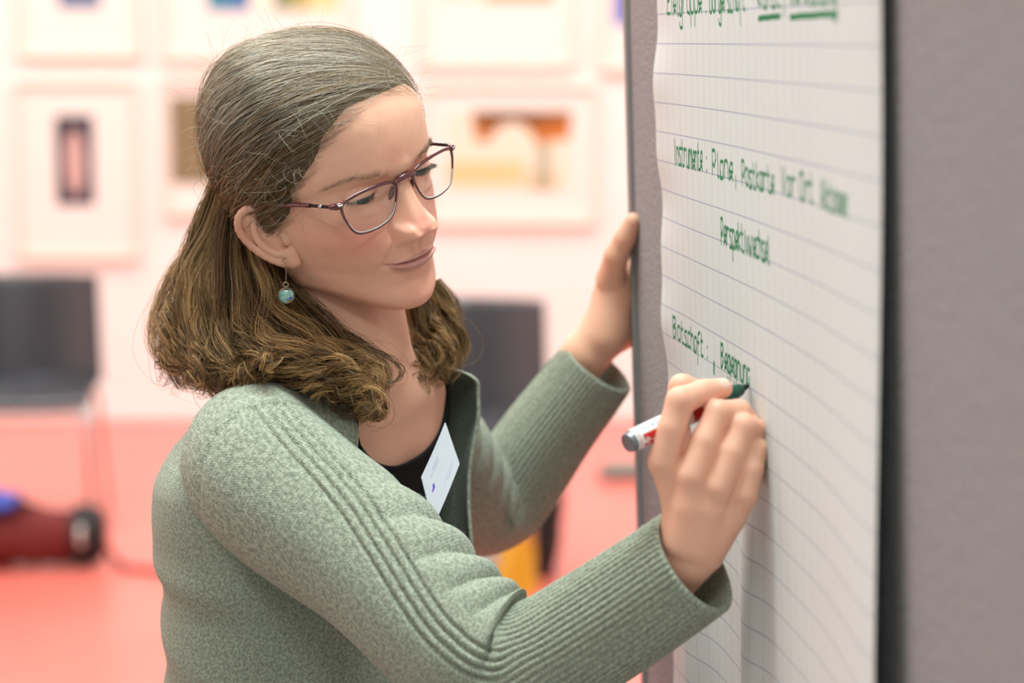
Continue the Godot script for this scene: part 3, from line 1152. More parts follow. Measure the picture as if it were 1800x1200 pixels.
func far_relief(u: float, ph: float, s: float) -> float:
	var d := 0.0
	var crook := smoothstep(0.0, 90.0, ph) * (1.0 - smoothstep(150.0, 180.0, ph))
	var x := s * .04 + ph * .004
	d += (pow(absf(sin(PI * x)), .7) - .4) * 8.0 * crook * smoothstep(.2, .35, u) * (1.0 - smoothstep(.56, .66, u))
	d += 3.0 * sin(s * .05 + ph * .035) * smoothstep(.2, .4, u) * (1.0 - smoothstep(.55, .7, u))
	var rb := smoothstep(.58, .68, u)
	if rb > 0.0:
		var q := fposmod(ph / 360.0 * 56.0, 1.0)
		d += rb * (2.0 * pow(sin(PI * q), .6) - 1.5)
	return d

func cardigan_out(al: float, y: float) -> float:
	var o := 11.0
	# the far front hangs away from the chest, the near front lies over the arm
	o += 20.0 * smoothstep(70.0, 26.0, al) * smoothstep(0.0, 20.0, al) * smoothstep(-10.0, -60.0, y)
	o += 8.0 * smoothstep(-60.0, -30.0, al) * (1.0 - smoothstep(-20.0, 0.0, al))
	# back and flank drape
	var bk := smoothstep(-70.0, -120.0, al) + smoothstep(110.0, 160.0, al)
	o -= 3.0 * bk * bell(y + 170.0, 70.0)
	o += 7.0 * bell(al + 88.0, 40.0) * bell(y + 58.0, 42.0)
	o += 4.0 * bell(al + 108.0, 36.0) * bell(y + 105.0, 52.0)
	if al < -40:
		o += 3.5 * bell(y + 165.0 + (al + 110.0) * .35, 16.0) * smoothstep(-40.0, -80.0, al)
		o -= 5.0 * bell(y + 190.0 + (al + 110.0) * .5, 14.0) * smoothstep(-40.0, -80.0, al)
		o += 5.0 * bell(y + 225.0 + (al + 120.0) * .9, 20.0) * smoothstep(-40.0, -80.0, al)
	o += 2.2 * sin(y * .03 + al * .05) * smoothstep(-120.0, -220.0, y)
	o += maxf(0.0, -y - 250.0) * .06
	return maxf(o, 7.5)

func near_edge(y: float) -> float: return curve([[-560, -8], [-300, -10], [-200, -12], [-138, -21], [-87, -32], [-55, -38], [-30, -52], [-10, -78], [0, -90]], y)
func far_edge(y: float) -> float: return curve([[-560, 20], [-300, 24], [-200, 29], [-138, 32], [-87, 34], [-55, 37], [-30, 54], [-10, 80], [0, 92]], y)

func cardigan_trunk() -> ArrayMesh:
	var rows := 190
	var cols := 240
	var pts := PackedVector3Array()
	var uvs := PackedVector2Array()
	var W2 := cols * 2
	for i in rows:
		var y := lerpf(4.0, -560.0, pow(float(i) / (rows - 1), 1.15))
		var a0 := near_edge(y) - 360.0
		var a1 := far_edge(y) - 360.0
		# from the far edge round the back to the near edge; then the inside back again
		for jj in W2 + 1:
			var j := jj % W2
			var t := (float(j) / (cols - 1)) if j < cols else 1.0 - float(j - cols) / (cols - 1)
			var al := lerpf(far_edge(y), 360.0 + near_edge(y), t)
			if al > 180.0: al -= 360.0
			var o := cardigan_out(al, y)
			# the yoke seam over the shoulder blade
			if al < -40.0 and j < cols: o -= 1.6 * bell(y + 78.0 - .25 * absf(al + 70.0), 2.2)
			# bands along the fronts
			var band := minf(al - far_edge(y), 999.0) if al > 0 else near_edge(y) - al
			o += .9 * smoothstep(16.0, 14.0, band)
			if j >= cols: o -= 3.6
			elif j == 0 or j == cols - 1: o -= 1.2
			pts.append(trunk(al, y, o))
			uvs.append(Vector2(t * 7.6, -y / 100.0))
	fuzz_from(pts, rows, W2 + 1, cols)
	var m := grid_mesh(LENS * pts, rows, W2 + 1, uvs, PackedColorArray(), true)
	return m

func black_top() -> ArrayMesh:
	var pts := PackedVector3Array()
	var rows := 110
	var cols := 121
	for i in rows:
		var v := float(i) / (rows - 1)
		for j in cols:
			var al := -180.0 + 360.0 * j / (cols - 1)
			var d := absf(al - 1.0)
			var top := lerpf(-98.0, -26.0, clampf(pow(d / 44.0, 2.2), 0.0, 1.0)) if d < 90 else -26.0
			var y := lerpf(top, -520.0, pow(v, 1.3))
			var o := 3.2 + (1.0 * bell(v, .012))
			if i == 0: o = .4
			o += 1.3 * sin(al * .22 + y * .03) * smoothstep(-90.0, -160.0, y)
			pts.append(trunk(al, y, o))
	return grid_mesh(LENS * pts, rows, cols, PackedVector2Array(), PackedColorArray(), true)

func clothes() -> void:
	var black := mat(Color(.06, .06, .065), .85, 0, .3)
	black.normal_enabled = true
	black.normal_texture = noise_tex(.2, [], 256, FastNoiseLite.TYPE_SIMPLEX_SMOOTH, 3, true, 3.0)
	black.normal_scale = .4
	tri(black, 12.0)
	put("black_top", shifted(black_top()), black, woman)
	var c := put("cardigan", shifted(cardigan_trunk()), wool_with_uv(1.7), woman)
	c.set_meta("label", "sage green heathered wool cardigan")
	var wm := wool_with_uv(1.7)
	var near := PackedVector3Array([V(-172, -72, 1985), V(-198, -98, 1905), V(-112, -162, 1842), V(-40, -222, 1803), V(8, -240, 1786), V(62, -208, 1758), V(129, -157, 1717)])
	put("sleeve", shifted(sleeve(near, [[0, 46], [.09, 56], [.19, 63], [.35, 58], [.52, 54], [.62, 50], [.75, 46], [1, 41]], V(0, 0, -1), 420, 400, near_relief)), wm, c)
	var far := PackedVector3Array([V(-122, -50, 2130), V(-98, -64, 2185), V(-66, -114, 2262), V(-32, -154, 2325), V(-2, -138, 2332), V(38, -82, 2312), V(81, -24, 2288)])
	put("sleeve", shifted(sleeve(far, [[0, 42], [.15, 52], [.4, 52], [.55, 53], [.7, 46], [1, 38]], V(0, 0, -1), 220, 300, far_relief)), wm, c)
	var fm := mat(Color(1, 1, 1), .9, 0, .2)
	fm.vertex_color_use_as_albedo = true
	put("wool_fuzz", fuzz.mesh(WR * LENS), fm, c).set_meta("kind", "stuff")
	# below the frame: trousers and shoes she stands in
	var navy := mat(Color(.1, .12, .18), .9)
	var tr := []
	for s in [-1.0, 1.0]:
		var hip := Vector3(-.166 + s * .035, .80, -2.005 - s * .075)
		var foot := Vector3(-.15 + s * .05, .07, -2.0 - s * .10)
		tr.append(tube([hip + V(0, .10, 0), hip, hip.lerp(foot, .5) + V(.03, 0, .01), foot], [.095, .095, .068, .055], 24))
	put("trousers", shifted(join(tr)), navy, woman)
	for s in [-1.0, 1.0]:
		var a := Vector3(-.15 + s * .05, .045, -2.0 - s * .10)
		put("shoe", shifted(tube([a + V(-.07, .0, -.03), a, a + V(.1, -.005, .045), a + V(.17, -.015, .075)], [.036, .042, .04, .026], 18, false, .9)), mat(Color(.12, .09, .07), .6), woman)

func shifted(m: ArrayMesh) -> ArrayMesh:
	# from the room's axes to those of the woman's node
	var st := SurfaceTool.new()
	st.append_from(m, 0, WR)
	return st.commit()

# ---------------------------------------------------------------- hands
func limb_px(F: Field, q: Array) -> void:
	# joints given as [x, y, distance, radius] on the lens axes
	for i in q.size() - 1:
		var a: Array = q[i]
		var b: Array = q[i + 1]
		F.limb(mm(a), mm(b), a[3], b[3])

func mm(a: Array) -> Vector3: return V((a[0] - 900.0) / 4250.0 * a[2], (600.0 - a[1]) / 4250.0 * a[2], a[2])

func hand_mesh(F: Field, tint: Callable) -> Array:
	var m := F.nets()
	var rgb := PackedColorArray()
	for p in m[0]: rgb.append(tint.call(p))
	var idx: PackedInt32Array = m[1]
	for i in range(0, idx.size(), 3):
		var s := idx[i]
		idx[i] = idx[i + 1]
		idx[i + 1] = s
	return [m[0], idx, rgb]

func writing_hand() -> Array:
	var F := Field.new(V(84, -205, 1655), V(192, -10, 1770), 1.4, 1.0)
	# wrist and back of the hand
	limb_px(F, [[1155, 1040, 1745, 21], [1203, 975, 1716, 22.5], [1224, 915, 1711, 23]])
	limb_px(F, [[1202, 955, 1712, 15.5], [1193, 880, 1704, 12], [1170, 816, 1695, 10.8]])
	limb_px(F, [[1206, 950, 1704, 18], [1214, 890, 1694, 13.5], [1216, 838, 1688, 10.5]])
	limb_px(F, [[1222, 955, 1706, 18], [1246, 895, 1694, 13], [1262, 858, 1688, 10]])
	limb_px(F, [[1232, 965, 1712, 18], [1280, 905, 1700, 13], [1307, 872, 1693, 9.5]])
	limb_px(F, [[1215, 900, 1722, 20], [1255, 860, 1722, 17]])
	# fingers: knuckle, middle joint, end joint, tip
	limb_px(F, [[1167, 812, 1694, 11.2], [1181, 752, 1690, 9.8], [1196, 705, 1690, 10.0], [1238, 688, 1704, 8.4], [1270, 682, 1712, 7.2]])
	limb_px(F, [[1216, 838, 1688, 11.2], [1239, 775, 1690, 9.9], [1263, 727, 1696, 9.8], [1298, 724, 1706, 8.8], [1315, 740, 1714, 7.8]])
	limb_px(F, [[1262, 858, 1688, 10.8], [1287, 795, 1690, 9.6], [1308, 751, 1694, 9.4], [1326, 756, 1704, 8.4], [1327, 780, 1712, 7.6]])
	limb_px(F, [[1307, 872, 1693, 9.8], [1320, 825, 1694, 8.6], [1328, 790, 1698, 8.4], [1333, 802, 1706, 7.4], [1330, 824, 1710, 7.0]])
	# thumb: from the side of the palm, its joint showing above the forefinger
	limb_px(F, [[1212, 930, 1722, 15], [1196, 825, 1732, 12.5], [1186, 745, 1738, 10.5], [1199, 681, 1738, 9.6], [1243, 694, 1740, 8.2], [1258, 702, 1741, 7.0]])
	return hand_mesh(F, hand_tone)

var KNUCKLES := []
func hand_tone(p: Vector3) -> Color:
	if KNUCKLES.is_empty():
		for q in [[1167, 812, 1690], [1216, 838, 1682], [1262, 858, 1682], [1307, 872, 1688], [1197, 703, 1684], [1264, 720, 1690], [1311, 746, 1688], [1199, 680, 1732]]: KNUCKLES.append(mm(q))
	var r := .18
	for k in KNUCKLES: r += .55 * bell(p.distance_to(k), 11.0)
	var c := SKIN.lerp(Color(.74, .37, .26), clampf(r, 0.0, 1.0))
	# the nail of the forefinger
	return c.lerp(Color(.90, .60, .52), .8 * smoothstep(6.0, 4.2, p.distance_to(mm([1271, 674, 1708]))))

func holding_hand() -> Array:
	var F := Field.new(V(35, -45, 2205), V(165, 130, 2345), 2.2, .6)
	limb_px(F, [[985, 690, 2296, 21], [1030, 622, 2286, 23], [1070, 570, 2284, 24]])
	limb_px(F, [[1062, 590, 2278, 22], [1082, 520, 2278, 21], [1088, 482, 2280, 15]])
	limb_px(F, [[1085, 580, 2290, 21], [1106, 520, 2300, 18]])
	# thumb up along the rail
	limb_px(F, [[1074, 490, 2266, 14.5], [1084, 448, 2247, 11.0], [1099, 418, 2238, 9.8], [1113, 388, 2230, 7.8]])
	limb_px(F, [[1090, 500, 2285, 12], [1104, 470, 2292, 9], [1112, 452, 2300, 8]])
	# fingers round the far edge, behind the board
	for k in 4:
		var y := 470.0 + k * 34.0
		limb_px(F, [[1096, y, 2296, 11], [1118, y - 6, 2304, 9], [1150, y - 10, 2300, 8.4], [1166, y - 8, 2282, 7.6], [1172, y - 4, 2264, 7.0]])
	return hand_mesh(F, func(p: Vector3) -> Color: return SKIN.lerp(Color(.60, .33, .2), .3))
# ---------------------------------------------------------------- hair
const HC := Vector3(0, 8, -8)
const TB := 48
const PB := 72
var skull := PackedFloat32Array()

func skull_table() -> void:
	var n := PackedInt32Array()
	skull.resize((TB + 1) * PB)
	n.resize((TB + 1) * PB)
	for p in head_pts:
		var q := p - HC
		var l := q.length()
		var i := int(acos(clampf(q.y / l, -1, 1)) / PI * TB + .5)
		var j := posmod(int(atan2(q.x, q.z) / TAU * PB + PB + .5), PB)
		skull[i * PB + j] += l
		n[i * PB + j] += 1
	for k in skull.size():
		if n[k]: skull[k] /= n[k]
	for pass_no in 6:
		for i in TB + 1:
			for j in PB:
				var k := i * PB + j
				if n[k]: continue
				var s := 0.0
				var c := 0
				for o in [[0, 1], [0, -1], [1, 0], [-1, 0]]:
					var m: int = clampi(i + o[0], 0, TB) * PB + posmod(j + o[1], PB)
					if n[m]:
						s += skull[m]
						c += 1
				if c:
					skull[k] = s / c
					n[k] = 1

func skull_r(d: Vector3) -> float:
	var a := acos(clampf(d.y, -1, 1)) / PI * TB
	var b := fposmod(atan2(d.x, d.z) / TAU * PB, PB)
	var i := mini(int(a), TB - 1)
	var j := int(b) % PB
	var j2 := (j + 1) % PB
	var u := a - i
	var v := b - int(b)
	return lerpf(lerpf(skull[i * PB + j], skull[i * PB + j2], v), lerpf(skull[(i + 1) * PB + j], skull[(i + 1) * PB + j2], v), u)

const HAIRLINE := [[-95, -16], [-40, -14], [-30, -6], [-22, 10], [-15, 28], [-6, 37], [3, 41], [18, 50], [27, 60], [42, 70.5], [56, 80], [68, 85.5], [72, 88.5], [75, 130]]
func in_hair(p: Vector3) -> float: return curve(HAIRLINE, p.y) - p.z   # mm inside the hairline

class Strands:
	var pts := PackedVector3Array()
	var nrm := PackedVector3Array()
	var rgb := PackedColorArray()
	var idx := PackedInt32Array()

	func add(path: PackedVector3Array, w: float, c0: Color, c1: Color, tip := .25, root := 1.0) -> void:
		var m := path.size()
		var base := pts.size()
		for i in m:
			var t := (path[mini(i + 1, m - 1)] - path[maxi(i - 1, 0)]).normalized()
			var s := t.cross(Vector3(.31, .2, .93)).normalized()
			var b := t.cross(s)
			var f := float(i) / (m - 1)
			var r := w * (lerpf(root, 1.0, minf(f * 4.0, 1.0)) if f < .6 else lerpf(1.0, tip, (f - .6) / .4))
			var c := c0.lerp(c1, f)
			pts.append(path[i] + s * r)
			pts.append(path[i] + (b * .866 - s * .5) * r)
			pts.append(path[i] - (b * .866 + s * .5) * r)
			nrm.append(s)
			nrm.append(b * .866 - s * .5)
			nrm.append(-(b * .866 + s * .5))
			rgb.append(c)
			rgb.append(c)
			rgb.append(c)
		for i in m - 1:
			var a := base + i * 3
			for k in 3:
				var k2 := (k + 1) % 3
				idx.append(a + k); idx.append(a + k + 3); idx.append(a + k2)
				idx.append(a + k2); idx.append(a + k + 3); idx.append(a + k2 + 3)

	func mesh(xf: Transform3D) -> ArrayMesh:
		var arr := []
		arr.resize(Mesh.ARRAY_MAX)
		arr[Mesh.ARRAY_VERTEX] = xf * pts
		var nb := Transform3D(xf.basis.orthonormalized(), Vector3.ZERO)
		arr[Mesh.ARRAY_NORMAL] = nb * nrm
		arr[Mesh.ARRAY_COLOR] = rgb
		if xf.basis.determinant() < 0.0:
			for i in range(0, idx.size(), 3):
				var a := idx[i]
				idx[i] = idx[i + 1]
				idx[i + 1] = a
		arr[Mesh.ARRAY_INDEX] = idx
		var am := ArrayMesh.new()
		am.add_surface_from_arrays(Mesh.PRIMITIVE_TRIANGLES, arr)
		return am

const GOLD := Color(.84, .54, .25)
const BROWN := Color(.44, .255, .12)
const DARK := Color(.135, .078, .04)
const GREY := Color(.82, .77, .71)

func hair_material() -> StandardMaterial3D:
	var m := mat(Color(1, 1, 1), .5, 0, .3)
	m.vertex_color_use_as_albedo = true
	m.backlight_enabled = true
	m.backlight = Color(.8, .72, .55)
	return m

func slerp_dir(a: Vector3, b: Vector3, t: float) -> Vector3:
	var w := acos(clampf(a.dot(b), -1, 1))
	if w < .02: return a.lerp(b, t).normalized()
	return (a * sin((1 - t) * w) + b * sin(t * w)) / sin(w)

func hair() -> void:
	skull_table()
	var hm := hair_material()
	var r := RandomNumberGenerator.new()
	r.seed = 21
	var H2L := LENS.affine_inverse() * HX     # head axes -> lens axes
	var G := V(-.50, -.42, -.80).normalized()
	var clump := FastNoiseLite.new()
	clump.seed = 4
	clump.frequency = 1.0
	# dark close layer over the scalp
	var rows := 90
	var cols := 121
	var cap := PackedVector3Array()
	var keep := PackedByteArray()
	for i in rows:
		for j in cols:
			var a := PI * .80 * i / (rows - 1)
			var b := TAU * j / (cols - 1)
			var d := V(sin(a) * sin(b), cos(a), sin(a) * cos(b))
			var p := HC + d * skull_r(d)
			var ins := in_hair(p)
			cap.append(p + d * clampf(ins * .08 - .8, -2.0, .6))
			keep.append(1 if ins > -5.0 else 0)
	var root := put("hair", grid_mesh(WR * HX * cap, rows, cols, PackedVector2Array(), PackedColorArray(), true, keep), mat(Color(.38, .31, .22), .8), woman)
	root.set_meta("label", "wavy brown hair greying at the crown, half pinned up")
	# ---- hair swept back from the hairline to the clasp behind
	var st := Strands.new()
	var n := 0
	while n < 9000:
		var d := V(r.randfn(), r.randfn(), r.randfn()).normalized()
		if d.y < -.45: continue
		var p := HC + d * skull_r(d)
		var ins := in_hair(p)
		if ins < 0.0: continue
		var edge := ins < 14.0
		if not edge and r.randf() < .35: continue
		n += 1
		# locks: neighbours share their sideways drift and lift
		var cd := d * 5.0
		var cx := clump.get_noise_3dv(cd)
		var cy := clump.get_noise_3dv(cd + V(9, 3, 5))
		var cz := clump.get_noise_3dv(d * 14.0 + V(2, 8, 1))
		var g := (G + V(-.16 * cy, .34 * cx + .22 * (d.y - .3) - .05, .05 * cz) + V(r.randfn(), r.randfn(), r.randfn()) * (.06 if r.randf() < .9 else .22)).normalized()
		var ang := acos(clampf(d.dot(g), -1, 1))
		if ang < .12: continue
		var m := clampi(int(ang * 9.0) + 4, 6, 22)
		var path := PackedVector3Array()
		var bad := false
		var lift := 2.0 + 4.0 * r.randf() + 7.0 * (cz + .15)
		var frizz := V(r.randfn(), r.randfn(), r.randfn()) * (2.2 if r.randf() < .7 else 6.0)
		var ph := r.randf() * TAU
		for i in m:
			var t := float(i) / (m - 1)
			var q := slerp_dir(d, g, t)
			# strands leave the forehead upwards before they turn back
			q = (q + V(0, .10, 0) * sin(PI * t) * smoothstep(-.2, .5, d.z) * (1.0 - .6 * absf(d.x))).normalized()
			var out := .9 + minf(lift, 2.0 + ins * .2) * pow(sin(PI * minf(t * 1.1 + .06, 1.0)), .6) + 4.0 * t
			out += 2.2 * sin(t * 9.0 + cx * 9.0) * t + 1.1 * sin(t * 15.0 + cz * 22.0) * minf(t * 3.0, 1.0)
			var sp := HC + q * skull_r(q)
			if i > 1 and in_hair(sp) < -1.0: bad = true
			path.append(HC + q * (skull_r(q) + out) + frizz * sin(t * 7.0 + ph) * t)
		if bad: continue
		var grey := clampf(smoothstep(.60, 1.0, d.y + .25 * d.z + .2 * cz) * .95 + .22 * r.randfn() - .08, 0.0, 1.0)
		var tone := clampf(.5 + .28 * r.randfn() + .55 * cz, 0.0, 1.0)
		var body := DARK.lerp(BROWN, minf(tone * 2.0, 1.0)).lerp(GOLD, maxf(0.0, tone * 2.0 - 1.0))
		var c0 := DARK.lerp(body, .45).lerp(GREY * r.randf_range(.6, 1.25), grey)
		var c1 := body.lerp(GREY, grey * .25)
		if r.randf() < .05:
			c0 = GREY * 1.35
			c1 = Color(.5, .42, .24)
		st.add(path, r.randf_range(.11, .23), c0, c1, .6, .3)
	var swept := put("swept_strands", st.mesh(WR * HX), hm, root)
	swept.set_meta("kind", "stuff")
	# ---- loose curls: locks given by places on the lens axes
	var lk := Strands.new()
	var locks := [
		# points, radius, wave, strands
		[[[398, 318, 2008], [368, 395, 2014], [338, 470, 2012], [308, 560, 2006], [318, 632, 1996], [352, 668, 1984]], 15, 7, 230],
		[[[404, 335, 2002], [374, 430, 2000], [345, 520, 1996], [330, 600, 1986], [352, 650, 1972], [372, 628, 1964]], 17, 8, 300],
		[[[410, 350, 1996], [384, 440, 1988], [358, 530, 1980], [350, 610, 1968], [388, 655, 1952], [420, 640, 1944]], 19, 8, 340],
		[[[418, 365, 1990], [405, 460, 1974], [388, 550, 1960], [396, 630, 1942], [440, 662, 1928], [470, 640, 1920]], 20, 9, 360],
		[[[426, 385, 1984], [426, 480, 1966], [418, 560, 1950], [436, 622, 1932], [474, 640, 1920], [490, 612, 1914]], 20, 9, 340],
		[[[436, 400, 1980], [450, 490, 1962], [462, 570, 1944], [506, 628, 1924], [566, 660, 1908], [606, 690, 1900]], 20, 8, 340],
		[[[446, 420, 1982], [478, 510, 1964], [520, 585, 1944], [580, 640, 1922], [632, 672, 1906], [640, 716, 1898]], 20, 8, 340],
		[[[470, 450, 1988], [515, 530, 1972], [570, 590, 1952], [622, 634, 1930], [660, 668, 1914], [634, 700, 1906]], 18, 8, 300],
		[[[476, 470, 1990], [500, 560, 1960], [540, 625, 1934], [596, 672, 1912], [640, 706, 1902], [654, 690, 1900]], 18, 7, 260],
		[[[440, 430, 1990], [400, 500, 1984], [372, 575, 1972], [368, 640, 1956], [345, 672, 1950]], 14, 8, 180],
		[[[735, 505, 2060], [752, 550, 2062], [768, 590, 2060], [752, 628, 2054], [724, 640, 2048]], 14, 6, 200],
		[[[755, 500, 2066], [782, 545, 2068], [794, 590, 2064], [780, 630, 2056], [752, 648, 2050]], 13, 6, 190],
		[[[715, 530, 2050], [728, 580, 2052], [738, 620, 2048], [722, 655, 2040], [745, 668, 2036]], 13, 6, 170]]
	locks += [
		[[[388, 385, 2006], [338, 430, 2006], [304, 500, 2004], [292, 580, 1998], [310, 640, 1990]], 5, 5, 12],
		[[[384, 400, 2004], [322, 480, 2004], [296, 545, 2002], [302, 610, 1996], [330, 620, 1990]], 6, 6, 14],
		[[[640, 610, 1930], [682, 628, 1922], [704, 650, 1916], [690, 672, 1912], [664, 664, 1910]], 3, 2, 9],
		[[[352, 520, 2004], [312, 560, 2000], [300, 612, 1992], [322, 650, 1984], [350, 640, 1978]], 7, 5, 90],
		[[[372, 560, 1968], [350, 610, 1960], [362, 655, 1950], [396, 662, 1944], [410, 636, 1940]], 7, 5, 100],
		[[[420, 560, 1944], [408, 610, 1934], [432, 652, 1924], [476, 656, 1914], [492, 622, 1908], [470, 600, 1904]], 7, 4, 110],
		[[[520, 600, 1924], [560, 655, 1910], [606, 690, 1900], [640, 680, 1896], [636, 648, 1894]], 7, 4, 110],
		[[[590, 620, 1922], [636, 650, 1908], [664, 690, 1900], [656, 722, 1896], [628, 722, 1894]], 7, 4, 110],
		[[[760, 560, 2046], [790, 590, 2044], [796, 630, 2040], [766, 644, 2036], [748, 618, 2034]], 6, 4, 90]]
	# ringlets lying loose over the locks
	for k in 13:
		var base := PackedVector3Array()
		for q in locks[k][0]: base.append(V(q[0], q[1], q[2]))
		for rep in (4 if k < 10 else 2):
			var o := V(r.randf_range(-22, 22), r.randf_range(-14, 14), r.randf_range(-34, -10))
			var t0 := r.randf_range(.2, .5)
			var g := []
			for q in 5:
				var t := lerpf(t0, r.randf_range(.88, 1.0), q / 4.0)
				var p := catmull(base, t) + o * minf(1.0, q * .5) + V(r.randf_range(-9, 9), r.randf_range(-4, 12) * q * .3, r.randf_range(-5, 3)) * (q * .35)
				g.append([p.x, p.y, p.z])
			locks.append([g, 4, 6.5, 36])
	var cores := []
	for L in locks:
		var gp := PackedVector3Array()
		for q in L[0]: gp.append(mm(q))
		var rad: float = L[1]
		var wave: float = L[2]
		var core := PackedVector3Array()
		var crad := PackedFloat32Array()
		for i in 15:
			core.append(catmull(gp, i / 14.0))
			crad.append(rad * .42 * (1.0 - .8 * pow(i / 14.0, 1.6)))
		cores.append(tube(WR * LENS * core, PackedFloat32Array(Array(crad).map(func(e): return e * .001)), 10))
		var lph := r.randf() * TAU
		var subs := []
		for k in 9: subs.append([Vector2.from_angle(r.randf() * TAU) * sqrt(r.randf()) * rad * .9, r.randf() * TAU, r.randf_range(.65, 1.3), r.randf_range(.74, 1.1), r.randf()])
		for s in int(L[3] * 1.4):
			var sub: Array = subs[r.randi() % subs.size()]
			var off: Vector2 = sub[0] + Vector2(r.randfn(), r.randfn()) * rad * .15
			var fly := r.randf() < .11
			var m := 22
			var path := PackedVector3Array()
			var stop: float = clampf(sub[3] * r.randf_range(.85, 1.06), .5, 1.0)
			var jit := Vector2(r.randfn(), r.randfn()) * ((16.0 if r.randf() < .35 else 8.0) if fly else 1.0)
			var p0: float = sub[1] + r.randfn() * .25
			for i in m:
				var t := stop * i / (m - 1)
				var c := catmull(gp, t)
				var tg := (catmull(gp, minf(t + .02, 1.0)) - catmull(gp, maxf(t - .02, 0.0))).normalized()
				var sx := tg.cross(V(.2, .1, 1)).normalized()
				var sy := tg.cross(sx)
				var grow := smoothstep(0.0, .35, t)
				var tight := (1.0 - .45 * smoothstep(.7, 1.0, t))
				var w: float = p0 + t * (12.0 if rad > 7.0 else 17.0) * sub[2]
				var o := off * (.8 + .2 * grow) * tight + Vector2(cos(w), sin(w)) * wave * (.35 + 1.1 * t) * grow + jit * t * sin(t * 5.0 + p0)
				path.append(c + sx * o.x + sy * o.y)
			var tone := clampf(.44 + .27 * r.randfn() + .9 * (sub[4] - .5), 0.0, 1.0)
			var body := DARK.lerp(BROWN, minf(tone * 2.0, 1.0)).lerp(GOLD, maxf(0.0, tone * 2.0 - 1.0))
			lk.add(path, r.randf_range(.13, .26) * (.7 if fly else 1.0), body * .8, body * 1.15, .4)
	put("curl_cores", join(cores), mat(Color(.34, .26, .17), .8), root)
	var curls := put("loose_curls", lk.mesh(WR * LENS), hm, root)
	curls.set_meta("kind", "stuff")
	# ---- stray hairs
	var fw := Strands.new()
	for i in 760:
		var d := V(r.randfn() - .3, r.randfn() * .8 + .5, r.randfn() * .9).normalized()
		var p := HC + d * skull_r(d)
		if in_hair(p) < 1.0 or d.y < -.2: continue
		var dir := (d * .5 + V(r.randfn(), r.randfn(), r.randfn()) * .7 + (G - d) * .35).normalized()
		var q := HC + d * (skull_r(d) + 5.0)
		var path := PackedVector3Array()
		var bend := V(r.randfn(), r.randfn(), r.randfn()) * .22
		for k in 16:
			path.append(q)
			q += dir * r.randf_range(1.4, 3.4)
			var rel := q - HC
			dir = (dir + bend - rel.normalized() * .10).normalized()
			if rel.length() < skull_r(rel.normalized()) + 3.0: q = HC + rel.normalized() * (skull_r(rel.normalized()) + 3.0 + r.randf() * 2.0)
		fw.add(path, r.randf_range(.09, .15), GREY, Color(.42, .33, .17), .5)
	put("stray_hairs", fw.mesh(WR * HX), hm, root).set_meta("kind", "stuff")
	brows_and_lashes(hm)

func brows_and_lashes(hm: Material) -> void:
	var r := RandomNumberGenerator.new()
	r.seed = 5
	for s in [-1.0, 1.0]:
		var st := Strands.new()
		for i in 300:
			var t := r.randf()
			var x := lerpf(13.5, 58.0, t)
			var y: float = curve([[0, 11.5], [.35, 15.5], [.65, 18.0], [1, 12.0]], t) + r.randfn() * lerpf(2.0, .7, t) + eye_up(s) - 1.0
			var a := face_at(x * s, y, .25)
			var dir := V(s * lerpf(.55, 1.0, t), lerpf(.9, -.25, smoothstep(.0, .7, t)) + r.randfn() * .15, .12 - .62 * t).normalized()
			var l := r.randf_range(3.5, 7.0)
			var path := PackedVector3Array()
			for k in 5: path.append(a + dir * l * k / 4.0 + V(0, -.15 * k * k * .12, .35 * sin(PI * k / 5.0)))
			st.add(path, r.randf_range(.035, .065), Color(.26, .165, .10), Color(.36, .24, .15), .3)
		put("eyebrow", st.mesh(WR * HX), hm, woman).set_meta("kind", "stuff")
		var la := Strands.new()
		for up in [true, false]:
			for i in (120 if up else 30):
				var ax := lerpf(22.0, 46.5, r.randf())
				var y := lid_line(ax, up)
				var dx := ax - EYE.x
				var z := EYE.z + sqrt(maxf(0.0, 185.0 - dx * dx - (y - EYE.y) * (y - EYE.y)))
				var a := V(ax * s, y + eye_up(s), z)
				var l := (r.randf_range(5.0, 8.0) if up else r.randf_range(2.5, 4.0)) * lerpf(.35, 1.0, smoothstep(21.0, 36.0, ax))
				var dir := V(s * (dx * .05 + .1), -.55 if up else -.8, .85).normalized()
				var path := PackedVector3Array()
				for k in 6:
					var t := k / 5.0
					path.append(a + dir * l * t + V(s * .4 * t, (1.6 if up else .3) * t * t, 0))
				la.add(path, (.10 if up else .05), Color(.012, .009, .008), Color(.02, .015, .012), .2)
		put("eyelashes", la.mesh(WR * HX), hm, woman).set_meta("kind", "stuff")
# ---------------------------------------------------------------- what she wears and holds
func oval(c: Vector3, ax: Vector3, ay: Vector3, corners: Array, n: int) -> PackedVector3Array:
	# closed smooth curve through corner points given in the plane of ax, ay
	var out := PackedVector3Array()
	var m := corners.size()
	for i in n:
		var u := float(i) / n * m
		var k := int(u)
		var f := u - k
		var p0: Vector2 = corners[(k - 1 + m) % m]
		var p1: Vector2 = corners[k % m]
		var p2: Vector2 = corners[(k + 1) % m]
		var p3: Vector2 = corners[(k + 2) % m]
		var q := .5 * (2.0 * p1 + (p2 - p0) * f + (2.0 * p0 - 5.0 * p1 + 4.0 * p2 - p3) * f * f + (3.0 * p1 - p0 - 3.0 * p2 + p3) * f * f * f)
		out.append(c + ax * q.x + ay * q.y)
	return out

func glass_z(x: float) -> float: return 91.0 - 9.0 * pow(absf(x) / 65.0, 1.6)

